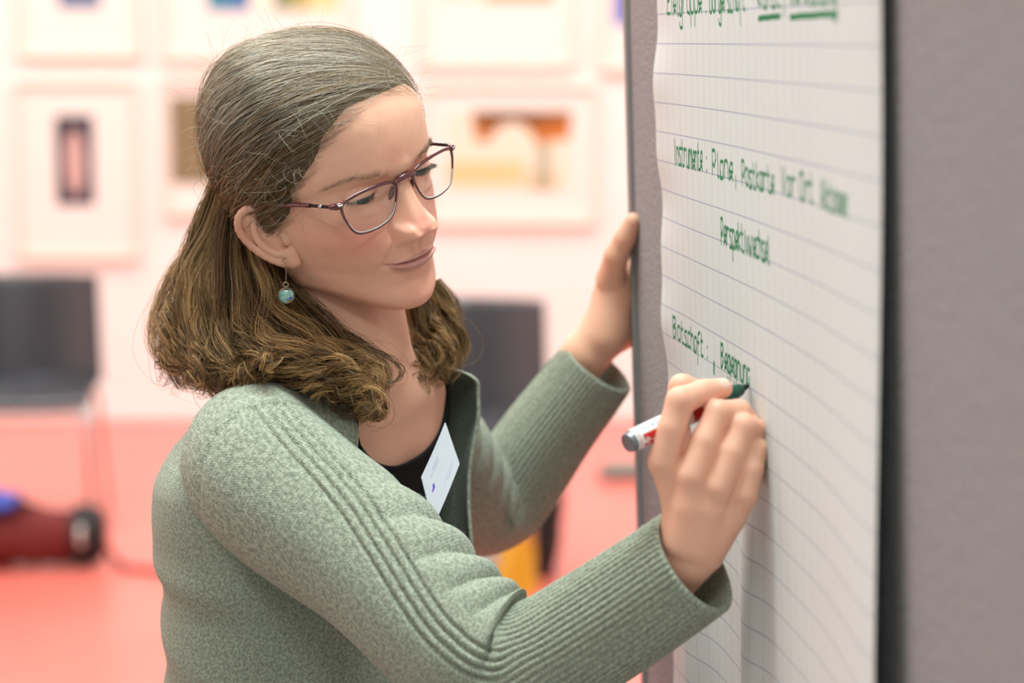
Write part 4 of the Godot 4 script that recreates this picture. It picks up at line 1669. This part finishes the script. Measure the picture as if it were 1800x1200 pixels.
func glasses() -> void:
	var at := HX * V(0, 4, 90)
	var t := thing("glasses", "glasses with a thin burgundy plastic frame on the woman's nose", "glasses", at)
	var inv := t.transform.affine_inverse() * HX
	var plum := mat(Color(.36, .08, .11), .16, 0, .6)
	plum.clearcoat_enabled = true
	plum.clearcoat = .6
	plum.clearcoat_roughness = .08
	var dark := mat(Color(.035, .025, .03), .25, .3)
	var steel := mat(Color(.8, .8, .8), .25, 1.0)
	var pane := mat(Color(.9, .9, .9, .012), .02, 0, .5)
	pane.transparency = BaseMaterial3D.TRANSPARENCY_ALPHA
	for s in [-1.0, 1.0]:
		var rim := PackedVector3Array()
		var flat := oval(V(0, 0, 0), V(1, 0, 0), V(0, 1, 0), [Vector2(9.5, 3.5), Vector2(17, 7.8), Vector2(32, 9.2), Vector2(48, 8.8), Vector2(60, 6.2), Vector2(62.0, 0), Vector2(59, -11), Vector2(53.5, -20), Vector2(44, -23.2), Vector2(31, -23.2), Vector2(19.5, -19.5), Vector2(12.5, -9)], 84)
		for q in flat:
			var x: float = q.x * s
			rim.append(V(x, q.y + .042 * x - 1.0, glass_z(x)))
		var rr := PackedFloat32Array()
		for q in flat: rr.append(.78 + .42 * smoothstep(-12.0, 8.0, q.y))
		var tb := PackedVector3Array()
		for i in rim.size(): tb.append(inv * rim[i])
		put("rim", tube(tb, PackedFloat32Array(Array(rr).map(func(e): return e * .001)), 12, true, 1.25, inv.basis * V(0, 0, 1)), plum, t)
		var low := PackedVector3Array()
		for i in flat.size():
			if flat[i].y < -10.0: low.append(inv * V(flat[i].x * s * .985 + .5 * s, flat[i].y + .9 + .042 * flat[i].x * s - 1.0, glass_z(flat[i].x) + .7))
		put("lens_edge", tube(low, [.00045], 6), mat(Color(.86, .82, .82), .15), t)
		# the pane
		var pts := PackedVector3Array()
		for ring in 9:
			var k := ring / 8.0
			for q in flat + PackedVector3Array([flat[0]]):
				var x: float = lerpf(36.0, q.x, k) * s
				var y := lerpf(-7.0, q.y, k)
				pts.append(inv * V(x, y + .042 * x - 1.0, glass_z(x) + 1.6 * (1.0 - k * k)))
		put("lens", grid_mesh(pts, 9, flat.size() + 1, PackedVector2Array(), PackedColorArray(), s < 0), pane, t)
		# hinge block, metal rivet, temple
		var yc: float = 4.6 + .042 * 64.0 * s
		var arm := PackedVector3Array([V(64.5 * s, yc, 81), V(67.5 * s, yc, 76), V(68 * s, yc - .3, 66), V(69.5 * s, yc - 1.2, 40), V(74.5 * s, yc - 3.0, 10), V(78 * s, yc - 3.5, -6), V(77 * s, yc - 14, -22), V(74 * s, yc - 28, -28)])
		var ap := PackedVector3Array()
		for i in 40: ap.append(inv * catmull(arm, i / 39.0))
		put("temple", tube(ap.slice(2), [.00135], 10, false, 1.0), dark, t)
		var sleeve_p := PackedVector3Array()
		for i in 26: sleeve_p.append(inv * catmull(arm, lerpf(.36, .98, i / 25.0)))
		put("temple_tip", tube(sleeve_p, [.0019], 10), plum, t)
		put("hinge", tube(PackedVector3Array([inv * V(61.5 * s, yc + .3, 83.2), inv * V(65.2 * s, yc, 81), inv * V(67.6 * s, yc, 76.0)]), [.0026, .0029, .0021], 12), plum, t)
		var rv := PackedVector3Array([inv * V(62.2 * s, yc + .4, 85.2), inv * V(65.2 * s, yc + .6, 83.3)])
		put("rivet", tube(rv, [.0009], 8), steel, t)
		put("hinge_stud", tube(PackedVector3Array([inv * V(69.2 * s, yc, 68), inv * V(69.4 * s, yc, 65.6)]), [.0016], 8), steel, t)
		# nose pad
		put("nose_pad", tube(PackedVector3Array([inv * V(11.5 * s, 0 + .04 * s, 88.5), inv * V(11.0 * s, -6, 85), inv * V(12.2 * s, -11.5, 82.5)]), [.0012, .0024, .0013], 10), plum, t)
	var br := PackedVector3Array([inv * V(-11, 3.4, 90.6), inv * V(-6, 5.4, 92.2), inv * V(0, 6.2, 92.8), inv * V(6, 5.9, 92.2), inv * V(11, 4.3, 90.6)])
	var bp := PackedVector3Array()
	for i in 17: bp.append(catmull(br, i / 16.0))
	put("bridge", tube(bp, [.0022], 12, false, 1.15, inv.basis * V(0, 0, 1)), plum, t)

func earring() -> void:
	# hangs straight down from the lobe
	var top := PX(502.5, 459, 1927)
	var t := thing("earring", "round turquoise glass earring in a silver rim hanging from the woman's ear", "earring", top)
	var silver := mat(Color(.62, .58, .5), .3, 1.0)
	var hook := PackedVector3Array()
	for i in 26:
		var a := lerpf(-150.0, 60.0, minf(i / 14.0, 1.0))
		if i <= 14: hook.append(V(-.0016 + .0026 * cos(deg_to_rad(90 + a * .6)), .001 + .0022 * sin(deg_to_rad(40 - a)) * .6, -.0022 + .0044 * i / 14.0))
		else: hook.append(V(.0002, .0004 - .0162 * (i - 14) / 11.0, .0024 - .0010 * sin(PI * (i - 14) / 11.0)))
	put("hook", tube(hook, [.00038], 8), silver, t)
	var ring := PackedVector3Array()
	for i in 20: ring.append(V(.0019 * cos(TAU * i / 20), -.0185 + .0019 * sin(TAU * i / 20), .0022))
	put("loop", tube(ring, [.0007], 8, true), silver, t)
	# disc faces the lens side, turned a little
	var face := Basis(Vector3.UP, deg_to_rad(6)) * Basis(Vector3.RIGHT, PI / 2)
	var dx := Transform3D(face, V(.0004, -.0272, .0022))
	put("rim", lathe([Vector2(0, -.0016), Vector2(.0062, -.0016), Vector2(.0067, -.0010), Vector2(.0067, .0010), Vector2(.0063, .0017), Vector2(.0058, .0017), Vector2(.0055, .0010)], 36, dx), silver, t)
	var pts := PackedVector3Array()
	var rgb := PackedColorArray()
	var ns := FastNoiseLite.new()
	ns.seed = 12
	ns.frequency = 260.0
	for i in 16:
		for k in 41:
			var rad := .0057 * i / 15.0
			var a := TAU * k / 40
			var p := Vector2(rad * cos(a), rad * sin(a))
			pts.append(dx * V(p.x, .0011 + .0016 * (1.0 - pow(i / 15.0, 2)), p.y))
			var c := Color(.16, .5, .45).lerp(Color(.55, .8, .68), clampf(.5 + 1.2 * ns.get_noise_2dv(p), 0, 1))
			if absf(ns.get_noise_2d(p.x + .02, p.y * .6)) < .06: c = Color(.07, .2, .26)
			if p.distance_to(Vector2(.0032, .0022)) < .0014: c = Color(.02, .12, .5)
			if p.distance_to(Vector2(.002, .0042)) < .001: c = Color(.6, .25, .04)
			if p.y < -.0044: c = Color(.12, .05, .02)
			rgb.append(c)
	var gm := mat(Color(1, 1, 1), .08, 0, .6)
	gm.vertex_color_use_as_albedo = true
	gm.clearcoat_enabled = true
	put("glass_cabochon", tri_mesh(pts, grid_idx(16, 41, true), PackedVector2Array(), rgb), gm, t)

func marker() -> void:
	var tip := BX * V(.3425, .0105, (paper_z(342.5, 10.5) + .5) * .001)
	var back := PX(1102, 779, 1686)
	var axis := (back - tip).normalized()
	var len := tip.distance_to(back)
	var side := axis.cross(V(0, 1, 0)).normalized()
	var b := Basis(side, axis, side.cross(axis))
	var t := thing("marker", "white felt-tip marker with a red label and dark green nose in her right hand", "marker", tip)
	var xf := Transform3D(b, Vector3.ZERO)
	var nib := mat(Color(.03, .08, .06), .8)
	var green := mat(Color(.06, .29, .235), .35)
	var white := mat(Color(1, 1, 1), .3, 0, .5)
	var L := len
	const TURN := -24
	# print on the barrel: u round it, v along it
	var S := 512
	var img := Image.create(S, S, false, Image.FORMAT_RGBA8)
	img.fill(Color(.9, .9, .89))
	img.fill_rect(Rect2i(0, 0, S, 92), Color(.06, .06, .3))
	img.fill_rect(Rect2i(0, 92, S, 8), Color(.85, .84, .82))
	img.fill_rect(Rect2i(0, 100, S, 66), Color(.72, .1, .08))
	var red := Rect2i(240 + TURN, 250, 110, 225)
	img.fill_rect(red, Color(.83, .13, .1))
	img.fill_rect(Rect2i(0, 492, S, 6), Color(.8, .45, .4))
	var bits := {"e": "010101111100011", "d": "001001011101011", "i": "010000010010010", "n": "000000110101101", "g": "011101011001110", "p": "110101110100100", "r": "000000101110100", "m": "000110111111101", "a": "000011101101011", "k": "100101110101101", "t": "010111010010011"}
	var write := func(word: String, x0: int, y0: int, px: int, col: Color) -> void:
		# runs along the barrel (y of the picture)
		for w in word.length():
			var g: String = bits.get(word[w], "000000000000000")
			for k in 15:
				if g[k] == "1": img.fill_rect(Rect2i(x0 + (k / 3) * px, y0 - w * px * 4 - (k % 3) * px, px, px), col)
	write.call("edding", 268 + TURN, 462, 11, Color(.95, .93, .9))
	write.call("permanent marker", 180 + TURN, 470, 6, Color(.35, .38, .75))
	white.albedo_texture = ImageTexture.create_from_image(img)
	var prof := [Vector2(.0078, .034), Vector2(.0080, .036), Vector2(.0080, L - .006), Vector2(.0080, L - .0045)]
	var pts := PackedVector3Array()
	var uvs := PackedVector2Array()
	for q in 12:
		var y := lerpf(.034, L - .0045, q / 11.0)
		for k in 49:
			var a := TAU * k / 48
			pts.append(xf * V(.0079 * cos(a), y, .0079 * sin(a)))
			uvs.append(Vector2(k / 48.0, q / 11.0))
	put("barrel", grid_mesh(pts, 12, 49, uvs, PackedColorArray(), true), white, t)
	put("end_plug", lathe([Vector2(.0079, L - .0046), Vector2(.0072, L - .0044), Vector2(.0071, L - .0012), Vector2(.0064, L - .0002), Vector2(.0052, L), Vector2(.0050, L - .0006), Vector2(0, L - .0006)], 40, xf), mat(Color(.5, .5, .52), .38, .7), t)
	put("nose", lathe([Vector2(.0024, .0062), Vector2(.0038, .0066), Vector2(.0046, .0085), Vector2(.0050, .0115), Vector2(.0064, .0150), Vector2(.0068, .0165), Vector2(.0072, .0335), Vector2(.0078, .0342)], 32, xf), green, t)
	put("nib", lathe([Vector2(0, 0), Vector2(.0012, .0002), Vector2(.0022, .003), Vector2(.0026, .0070)], 24, xf), nib, t)

func name_badge() -> void:
	var a := PX(783, 742, 1950)
	var c := PX(741, 838, 1925)
	var d := PX(808, 815, 1946)
	var e := PX(762, 925, 1920)
	var ctr := (a + c + d + e) * .25
	var t := thing("name_badge", "white paper name badge clipped to the cardigan front over the black top", "badge", ctr)
	var ux := (d - a + e - c).normalized()
	var uy := (a - c + d - e)
	uy = (uy - ux * uy.dot(ux)).normalized()
	var n := ux.cross(uy)
	var S := 256
	var img := Image.create(S, S, false, Image.FORMAT_RGBA8)
	img.fill(Color(.83, .82, .86))
	var r := RandomNumberGenerator.new()
	r.seed = 8
	# rows of small print (too small and blurred to read) and a logo of a blue and a violet spot
	for row in [[50, 120, 60], [68, 120, 80], [185, 40, 70], [196, 40, 90], [207, 40, 60]]:
		var x: int = row[1]
		while x < row[1] + row[2]:
			var w := r.randi_range(2, 6)
			img.fill_rect(Rect2i(x, row[0], w, 6 if row[0] < 100 else 3), Color(.55, .56, .72))
			x += w + 2
	img.fill_rect(Rect2i(188, 110, 14, 26), Color(.32, .3, .75))
	img.fill_rect(Rect2i(200, 122, 12, 16), Color(.55, .35, .75))
	var m := mat(Color(1, 1, 1), .5)
	m.albedo_texture = ImageTexture.create_from_image(img)
	var pts := PackedVector3Array()
	var uvs := PackedVector2Array()
	for i in 9:
		for j in 9:
			var u := i / 8.0
			var v := j / 8.0
			var p := a.lerp(d, v).lerp(c.lerp(e, v), u) - ctr
			pts.append(p + n * .0012 * sin(PI * u))
			uvs.append(Vector2(u, v))
	put("card", grid_mesh(pts, 9, 9, uvs), m, t)
	var back := PackedVector3Array()
	for p in pts: back.append(p - n * .0009)
	put("backing", grid_mesh(back, 9, 9, uvs, PackedColorArray(), true), mat(Color(.85, .85, .87), .6), t)
# ---------------------------------------------------------------- the room behind: pictures, chairs, bags
func print_image(w: int, h: int, fill: Color, paint: Callable) -> ImageTexture:
	var img := Image.create(w, h, false, Image.FORMAT_RGBA8)
	img.fill(fill)
	for y in h:
		for x in w:
			var c: Variant = paint.call(float(x) / w, float(y) / h)
			if c != null: img.set_pixel(x, y, c)
	return ImageTexture.create_from_image(img)

func picture(x0: float, y0: float, x1: float, y1: float, art: Rect2, tex: ImageTexture, label: String) -> void:
	# art: the print's place in metres (x, y of its lower left corner, size)
	var c := V((x0 + x1) * .5, (y0 + y1) * .5, BACK)
	var t := thing("framed_picture", label, "picture", c, 0.0, "framed prints on the back wall")
	var w := x1 - x0
	var h := y1 - y0
	var wood := mat(Color(.92, .87, .81), .5)
	var fw := .022
	put("frame_rail", box(w, fw, .034, V(0, h * .5 - fw * .5, .019), .003), wood, t)
	put("frame_rail", box(w, fw, .034, V(0, -h * .5 + fw * .5, .019), .003), wood, t)
	for s in [-1.0, 1.0]: put("frame_stile", box(fw, h - 2 * fw, .034, V(s * (w - fw) * .5, 0, .019), .003), wood, t)
	put("mount", box(w - 2 * fw, h - 2 * fw, .006, V(0, 0, .012), .001), mat(Color(.93, .89, .86), .9), t)
	var m := mat(Color(1, 1, 1), .8)
	m.albedo_texture = tex
	var q := QuadMesh.new()
	q.size = art.size
	put("print", q, m, t, Transform3D(Basis(), V(art.position.x + art.size.x * .5 - c.x, art.position.y + art.size.y * .5 - c.y, .0162)))

func pictures() -> void:
	var ns := FastNoiseLite.new()
	ns.seed = 3
	ns.frequency = 3.0
	picture(-2.135, .711, -1.606, 1.482, Rect2(-1.961, .945, .161, .384), print_image(64, 144, Color(.13, .13, .2), func(u: float, v: float):
		var d := Vector2((u - .5) / .27, (v - .52) / .37).length() + .12 * ns.get_noise_2d(u * 3, v * 6)
		return Color(.80, .66, .63) if d < 1.0 else (Color(.36, .36, .44) if ns.get_noise_2d(u * 9, v * 9) > .35 else null)), "framed print, dark blue border round a pale pink shape, left in the lower row")
	picture(-2.114, 1.572, -1.584, 2.32, Rect2(-1.935, 1.785, .18, .34), print_image(48, 96, Color(.42, .5, .62), func(u: float, v: float): return Color(.3, .38, .52) if ns.get_noise_2d(u * 4, v * 4) > .1 else null), "framed print in grey blue, left end of the upper row")
	picture(-1.501, .90, -.933, 1.49, Rect2(-1.465, 1.038, .44, .371), print_image(96, 80, Color(.52, .46, .33), func(u: float, v: float):
		var n := ns.get_noise_2d(u * 2.5, v * 2.5)
		return Color(.42, .41, .33).lerp(Color(.62, .5, .34), clampf(.5 + n, 0, 1))), "framed olive brown landscape print partly behind the woman's head")
	picture(-1.499, 1.562, -.68, 2.2, Rect2(-1.30, 1.775, .56, .3), print_image(112, 60, Color(.93, .9, .82), func(u: float, v: float):
		if u < .32: return Color(.22, .55, .62).lerp(Color(.3, .42, .66), clampf(u * 3, 0, 1))
		if u > .5 and u < .78: return Color(.4, .5, .42).lerp(Color(.75, .68, .42), clampf((u - .5) * 4 + ns.get_noise_2d(u * 5, v * 5), 0, 1))
		return Color(.9, .82, .6) if u > .78 and v > .6 else null), "framed print with turquoise and green patches above the woman's head")
	picture(-.378, .859, .369, 1.463, Rect2(-.281, 1.006, .539, .342), print_image(128, 84, Color(.93, .86, .78), func(u: float, v: float):
		var a := Vector2((u - .52) / .24, (v - .75) / .62).length()
		var top: bool = v < .12 + .1 * ns.get_noise_2d(u * 3, 1) or (a > 1.0 and v < .42 - .9 * absf(u - .52) * .2 and u > .22 and u < .98)
		if top: return Color(.30, .22, .14).lerp(Color(.80, .46, .16), clampf(v * 2.2 + absf(u - .5) * 1.0 + .4 * ns.get_noise_2d(u * 6, v * 6), 0, 1)) if u > .2 else null
		if v > .62 and u < .62 and v < .92: return Color(.84, .70, .40).lerp(Color(.92, .84, .72), clampf(.5 + ns.get_noise_2d(u * 6, v * 6), 0, 1))
		if u > .72 and u < .82 and v > .35: return Color(.62, .66, .56)
		return Color(.85, .7, .52) if u > .66 and u < .86 and v > .76 else null), "framed print of an ochre archway between the woman's face and the board")
	picture(-.402, 1.531, .273, 2.12, Rect2(-.31, 1.81, .49, .22), print_image(64, 32, Color(.9, .84, .78), func(u: float, v: float): return Color(.84, .6, .42) if v > .8 and u > .4 else null), "framed print with an orange lower edge, above the archway print")
	picture(.366, 1.518, .95, 2.12, Rect2(.437, 1.712, .4, .34), print_image(64, 56, Color(.3, .36, .72), func(u: float, v: float): return Color(.45, .5, .8) if ns.get_noise_2d(u * 3, v * 3) > .15 else null), "framed royal blue print beside the top of the pinboard edge")

func sheet_mesh(rows: int, cols: int, f: Callable, thick: float) -> ArrayMesh:
	# a bent panel with thickness: both faces and the rim
	var top := PackedVector3Array()
	for i in rows:
		for j in cols: top.append(f.call(float(i) / (rows - 1), float(j) / (cols - 1)))
	var pts := PackedVector3Array()
	var n := rows * cols
	for side in 2:
		for i in rows:
			for j in cols:
				var a := top[mini(i + 1, rows - 1) * cols + j] - top[maxi(i - 1, 0) * cols + j]
				var b := top[i * cols + mini(j + 1, cols - 1)] - top[i * cols + maxi(j - 1, 0)]
				pts.append(top[i * cols + j] + a.cross(b).normalized() * (thick * .5 if side == 0 else -thick * .5))
	var idx := PackedInt32Array()
	for i in rows - 1:
		for j in cols - 1:
			var a := i * cols + j
			var d := a + cols
			for q in [a, a + 1, d, a + 1, d + 1, d]: idx.append(q)
			for q in [a, d, a + 1, a + 1, d, d + 1]: idx.append(q + n)
	var rim := PackedInt32Array()
	for j in cols: rim.append(j)
	for i in range(1, rows): rim.append(i * cols + cols - 1)
	for j in range(cols - 2, -1, -1): rim.append((rows - 1) * cols + j)
	for i in range(rows - 2, 0, -1): rim.append(i * cols)
	for k in rim.size():
		var a := rim[k]
		var b := rim[(k + 1) % rim.size()]
		for q in [a, a + n, b, b, a + n, b + n]: idx.append(q)
	return tri_mesh(pts, idx)

func make_chair(label: String, at: Vector3, turn: float) -> Node3D:
	var t := thing("chair", label, "chair", at, turn, "grey shell chairs along the back wall")
	var shell := mat(Color(.23, .23, .25), .24, 0, .6)
	var chrome := mat(Color(.75, .75, .74), .2, 1.0)
	put("backrest", sheet_mesh(14, 22, func(u: float, v: float):
		var x := (v - .5) * .47 * (1.0 - .06 * u)
		return V(x, .47 + .365 * u, -.20 - .05 * u + .07 * pow(absf(v - .5) * 2.0, 2.2)), .012), shell, t)
	put("seat", sheet_mesh(16, 22, func(u: float, v: float):
		var x := (v - .5) * .46
		return V(x, .455 + .012 * pow(absf(v - .5) * 2.0, 2) - .03 * pow(u, 6) + .035 * pow(1.0 - u, 8), -.21 + .43 * u), .012), shell, t)
	for s in [-1.0, 1.0]:
		put("leg", tube([V(s * .20, .44, .15), V(s * .215, .40, .20), V(s * .225, .2, .215), V(s * .235, .0, .225)], [.011], 12), chrome, t)
		put("leg", tube([V(s * .20, .44, -.12), V(s * .215, .40, -.18), V(s * .225, .2, -.23), V(s * .235, .0, -.27)], [.011], 12), chrome, t)
		put("seat_tube", tube([V(s * .20, .437, -.14), V(s * .20, .437, .16)], [.011], 10), chrome, t)
	put("cross_tube", tube([V(-.21, .42, .17), V(-.19, .41, .195), V(.19, .41, .195), V(.21, .42, .17)], [.012], 12), chrome, t)
	return t

func bags() -> void:
	var t := thing("duffel_bag", "dark red duffel bag with a pale ring at its end lying on the red floor", "bag", V(-1.6, 0, -7.5), .05)
	var cloth := mat(Color(.40, .09, .08), .8)
	cloth.normal_enabled = true
	cloth.normal_texture = noise_tex(.03, [], 256, FastNoiseLite.TYPE_SIMPLEX_SMOOTH, 4, true, 5.0)
	tri(cloth, 4.0)
	var black := mat(Color(.09, .06, .06), .7)
	var body := PackedVector3Array()
	var rows := 40
	for i in rows:
		var u := float(i) / (rows - 1)
		var r := .098 * pow(sin(PI * clampf(u, .0, 1.0)), .22) + .004 * sin(u * 40.0)
		for k in 33:
			var a := TAU * k / 32
			body.append(V(-.34 + .64 * u, .1 + r * sin(a) * (.97 if sin(a) > 0 else 1.0) + .006 * sin(u * 17.0 + a * 2.0), r * 1.05 * cos(a)))
	put("body", grid_mesh(body, rows, 33), cloth, t)
	put("end_panel", lathe([Vector2(0, .03), Vector2(.05, .028), Vector2(.085, .012), Vector2(.095, -.02), Vector2(.099, -.07)], 28, Transform3D(Basis(V(0, 1, 0), V(1, 0, 0), V(0, 0, -1)), V(.288, .1, 0))), black, t)
	var ring := PackedVector3Array()
	for i in 24: ring.append(V(.25, .115 + .028 * cos(TAU * i / 24), .105 + .02 * sin(TAU * i / 24)))
	put("ring", tube(ring, [.008], 10, true), mat(Color(.85, .82, .8), .3, .6), t)
	put("handle", tube([V(-.12, .19, .03), V(-.08, .215, .04), V(.05, .217, .04), V(.1, .19, .03)], [.01], 10), black, t)
	var strap := PackedVector3Array()
	for i in 24: strap.append(catmull([V(.3, .1, .02), V(.345, .03, .05), V(.39, .008, .09), V(.46, .008, .12), V(.52, .008, .16)], i / 23.0))
	put("strap", tube(strap, [.012], 10, false, .45), mat(Color(.42, .12, .1), .8), t)
	var blue := thing("folded_cloth", "blue folded cloth lying on top of the dark red duffel bag", "cloth", V(-1.67, .203, -7.46))
	put("cloth", sheet_mesh(10, 18, func(u: float, v: float): return V((v - .5) * .24, .04 + .018 * sin(v * 5.0 + u) - .03 * pow(absf(u - .4) * 1.4, 2), (u - .5) * .16), .02), mat(Color(.2, .27, .62), .8), blue)
	var y := thing("carrier_bag", "crumpled yellow and grey carrier bag on the floor under the right chair", "bag", V(-.06, 0, -7.12), .2)
	var yel := mat(Color(.80, .60, .12), .5)
	var pts := PackedVector3Array()
	for i in 26:
		var v := i / 25.0
		for k in 41:
			var a := TAU * k / 40
			var r := 1.0 + .10 * sin(a * 5.0 + v * 6.0) + .06 * sin(a * 11.0 - v * 9.0)
			var flat := lerpf(1.0, .35, v)
			pts.append(V(.125 * r * cos(a) * (1.0 - .12 * v), .30 * v * (1.0 + .03 * sin(a * 3.0)), .075 * r * sin(a) * flat) * (1.0 if i > 0 else .98))
	put("bag", grid_mesh(pts, 26, 41), yel, y)
	put("panel", sheet_mesh(8, 10, func(u: float, v: float): return V(-.075 + .075 * v, .10 + .17 * u, .094 - .035 * u + .008 * sin(v * 5.0)), .003), mat(Color(.62, .62, .62), .5), y)
	for s in [-1.0, 1.0]: put("handle", tube([V(-.04, .29, .01 * s), V(-.03, .36, .014 * s), V(.03, .36, .014 * s), V(.04, .29, .01 * s)], [.004], 8), yel, y)
	var b := thing("shoulder_bag", "black upright shoulder bag on the floor beside the yellow carrier bag", "bag", V(.085, 0, -7.42), -.1)
	var bp := PackedVector3Array()
	for i in 22:
		var v := i / 21.0
		for k in 33:
			var a := TAU * k / 32
			var e := Vector2(signf(cos(a)) * pow(absf(cos(a)), .5), signf(sin(a)) * pow(absf(sin(a)), .5))
			var s := pow(sin(PI * lerpf(.12, .93, v)), .25)
			bp.append(V(.055 * e.x * s + .012 * sin(v * 4.0), .29 * v, .13 * e.y * s))
	put("body", grid_mesh(bp, 22, 33), mat(Color(.05, .045, .045), .7), b)
	put("flap", sheet_mesh(8, 8, func(u: float, v: float): return V(.058 + .01 * sin(u * 3.0), .28 - .14 * u, -.11 + .22 * v), .006), mat(Color(.06, .055, .055), .6), b)
	put("strap", tube([V(0, .27, -.11), V(.01, .40, -.09), V(.01, .43, 0), V(.01, .40, .09), V(0, .27, .11)], [.008], 8), mat(Color(.06, .055, .055), .6), b)
	var f := thing("floor_socket", "low grey green socket box on the red floor left of the pinboard edge", "socket", V(.42, 0, -9.07), .15)
	put("housing", box(.17, .045, .12, V(0, .0225, 0), .012), mat(Color(.42, .46, .42), .5), f)
	put("lid", box(.13, .008, .085, V(0, .048, 0), .003), mat(Color(.5, .54, .5), .4), f)

func background() -> void:
	pictures()
	make_chair("grey shell chair at the left, behind the dark red duffel bag", V(-1.665, 0, -8.25), .06)
	make_chair("grey shell chair seen between the woman's shoulder and her raised arm", V(-.14, 0, -7.45), -.12)
	bags()
func _ready() -> void:
	rng.seed = 11
	set_up()
	room()
	board_setup()
	board()
	paper()
	background()
	make_woman()
	hair()
	glasses()
	earring()
	marker()
	name_badge()
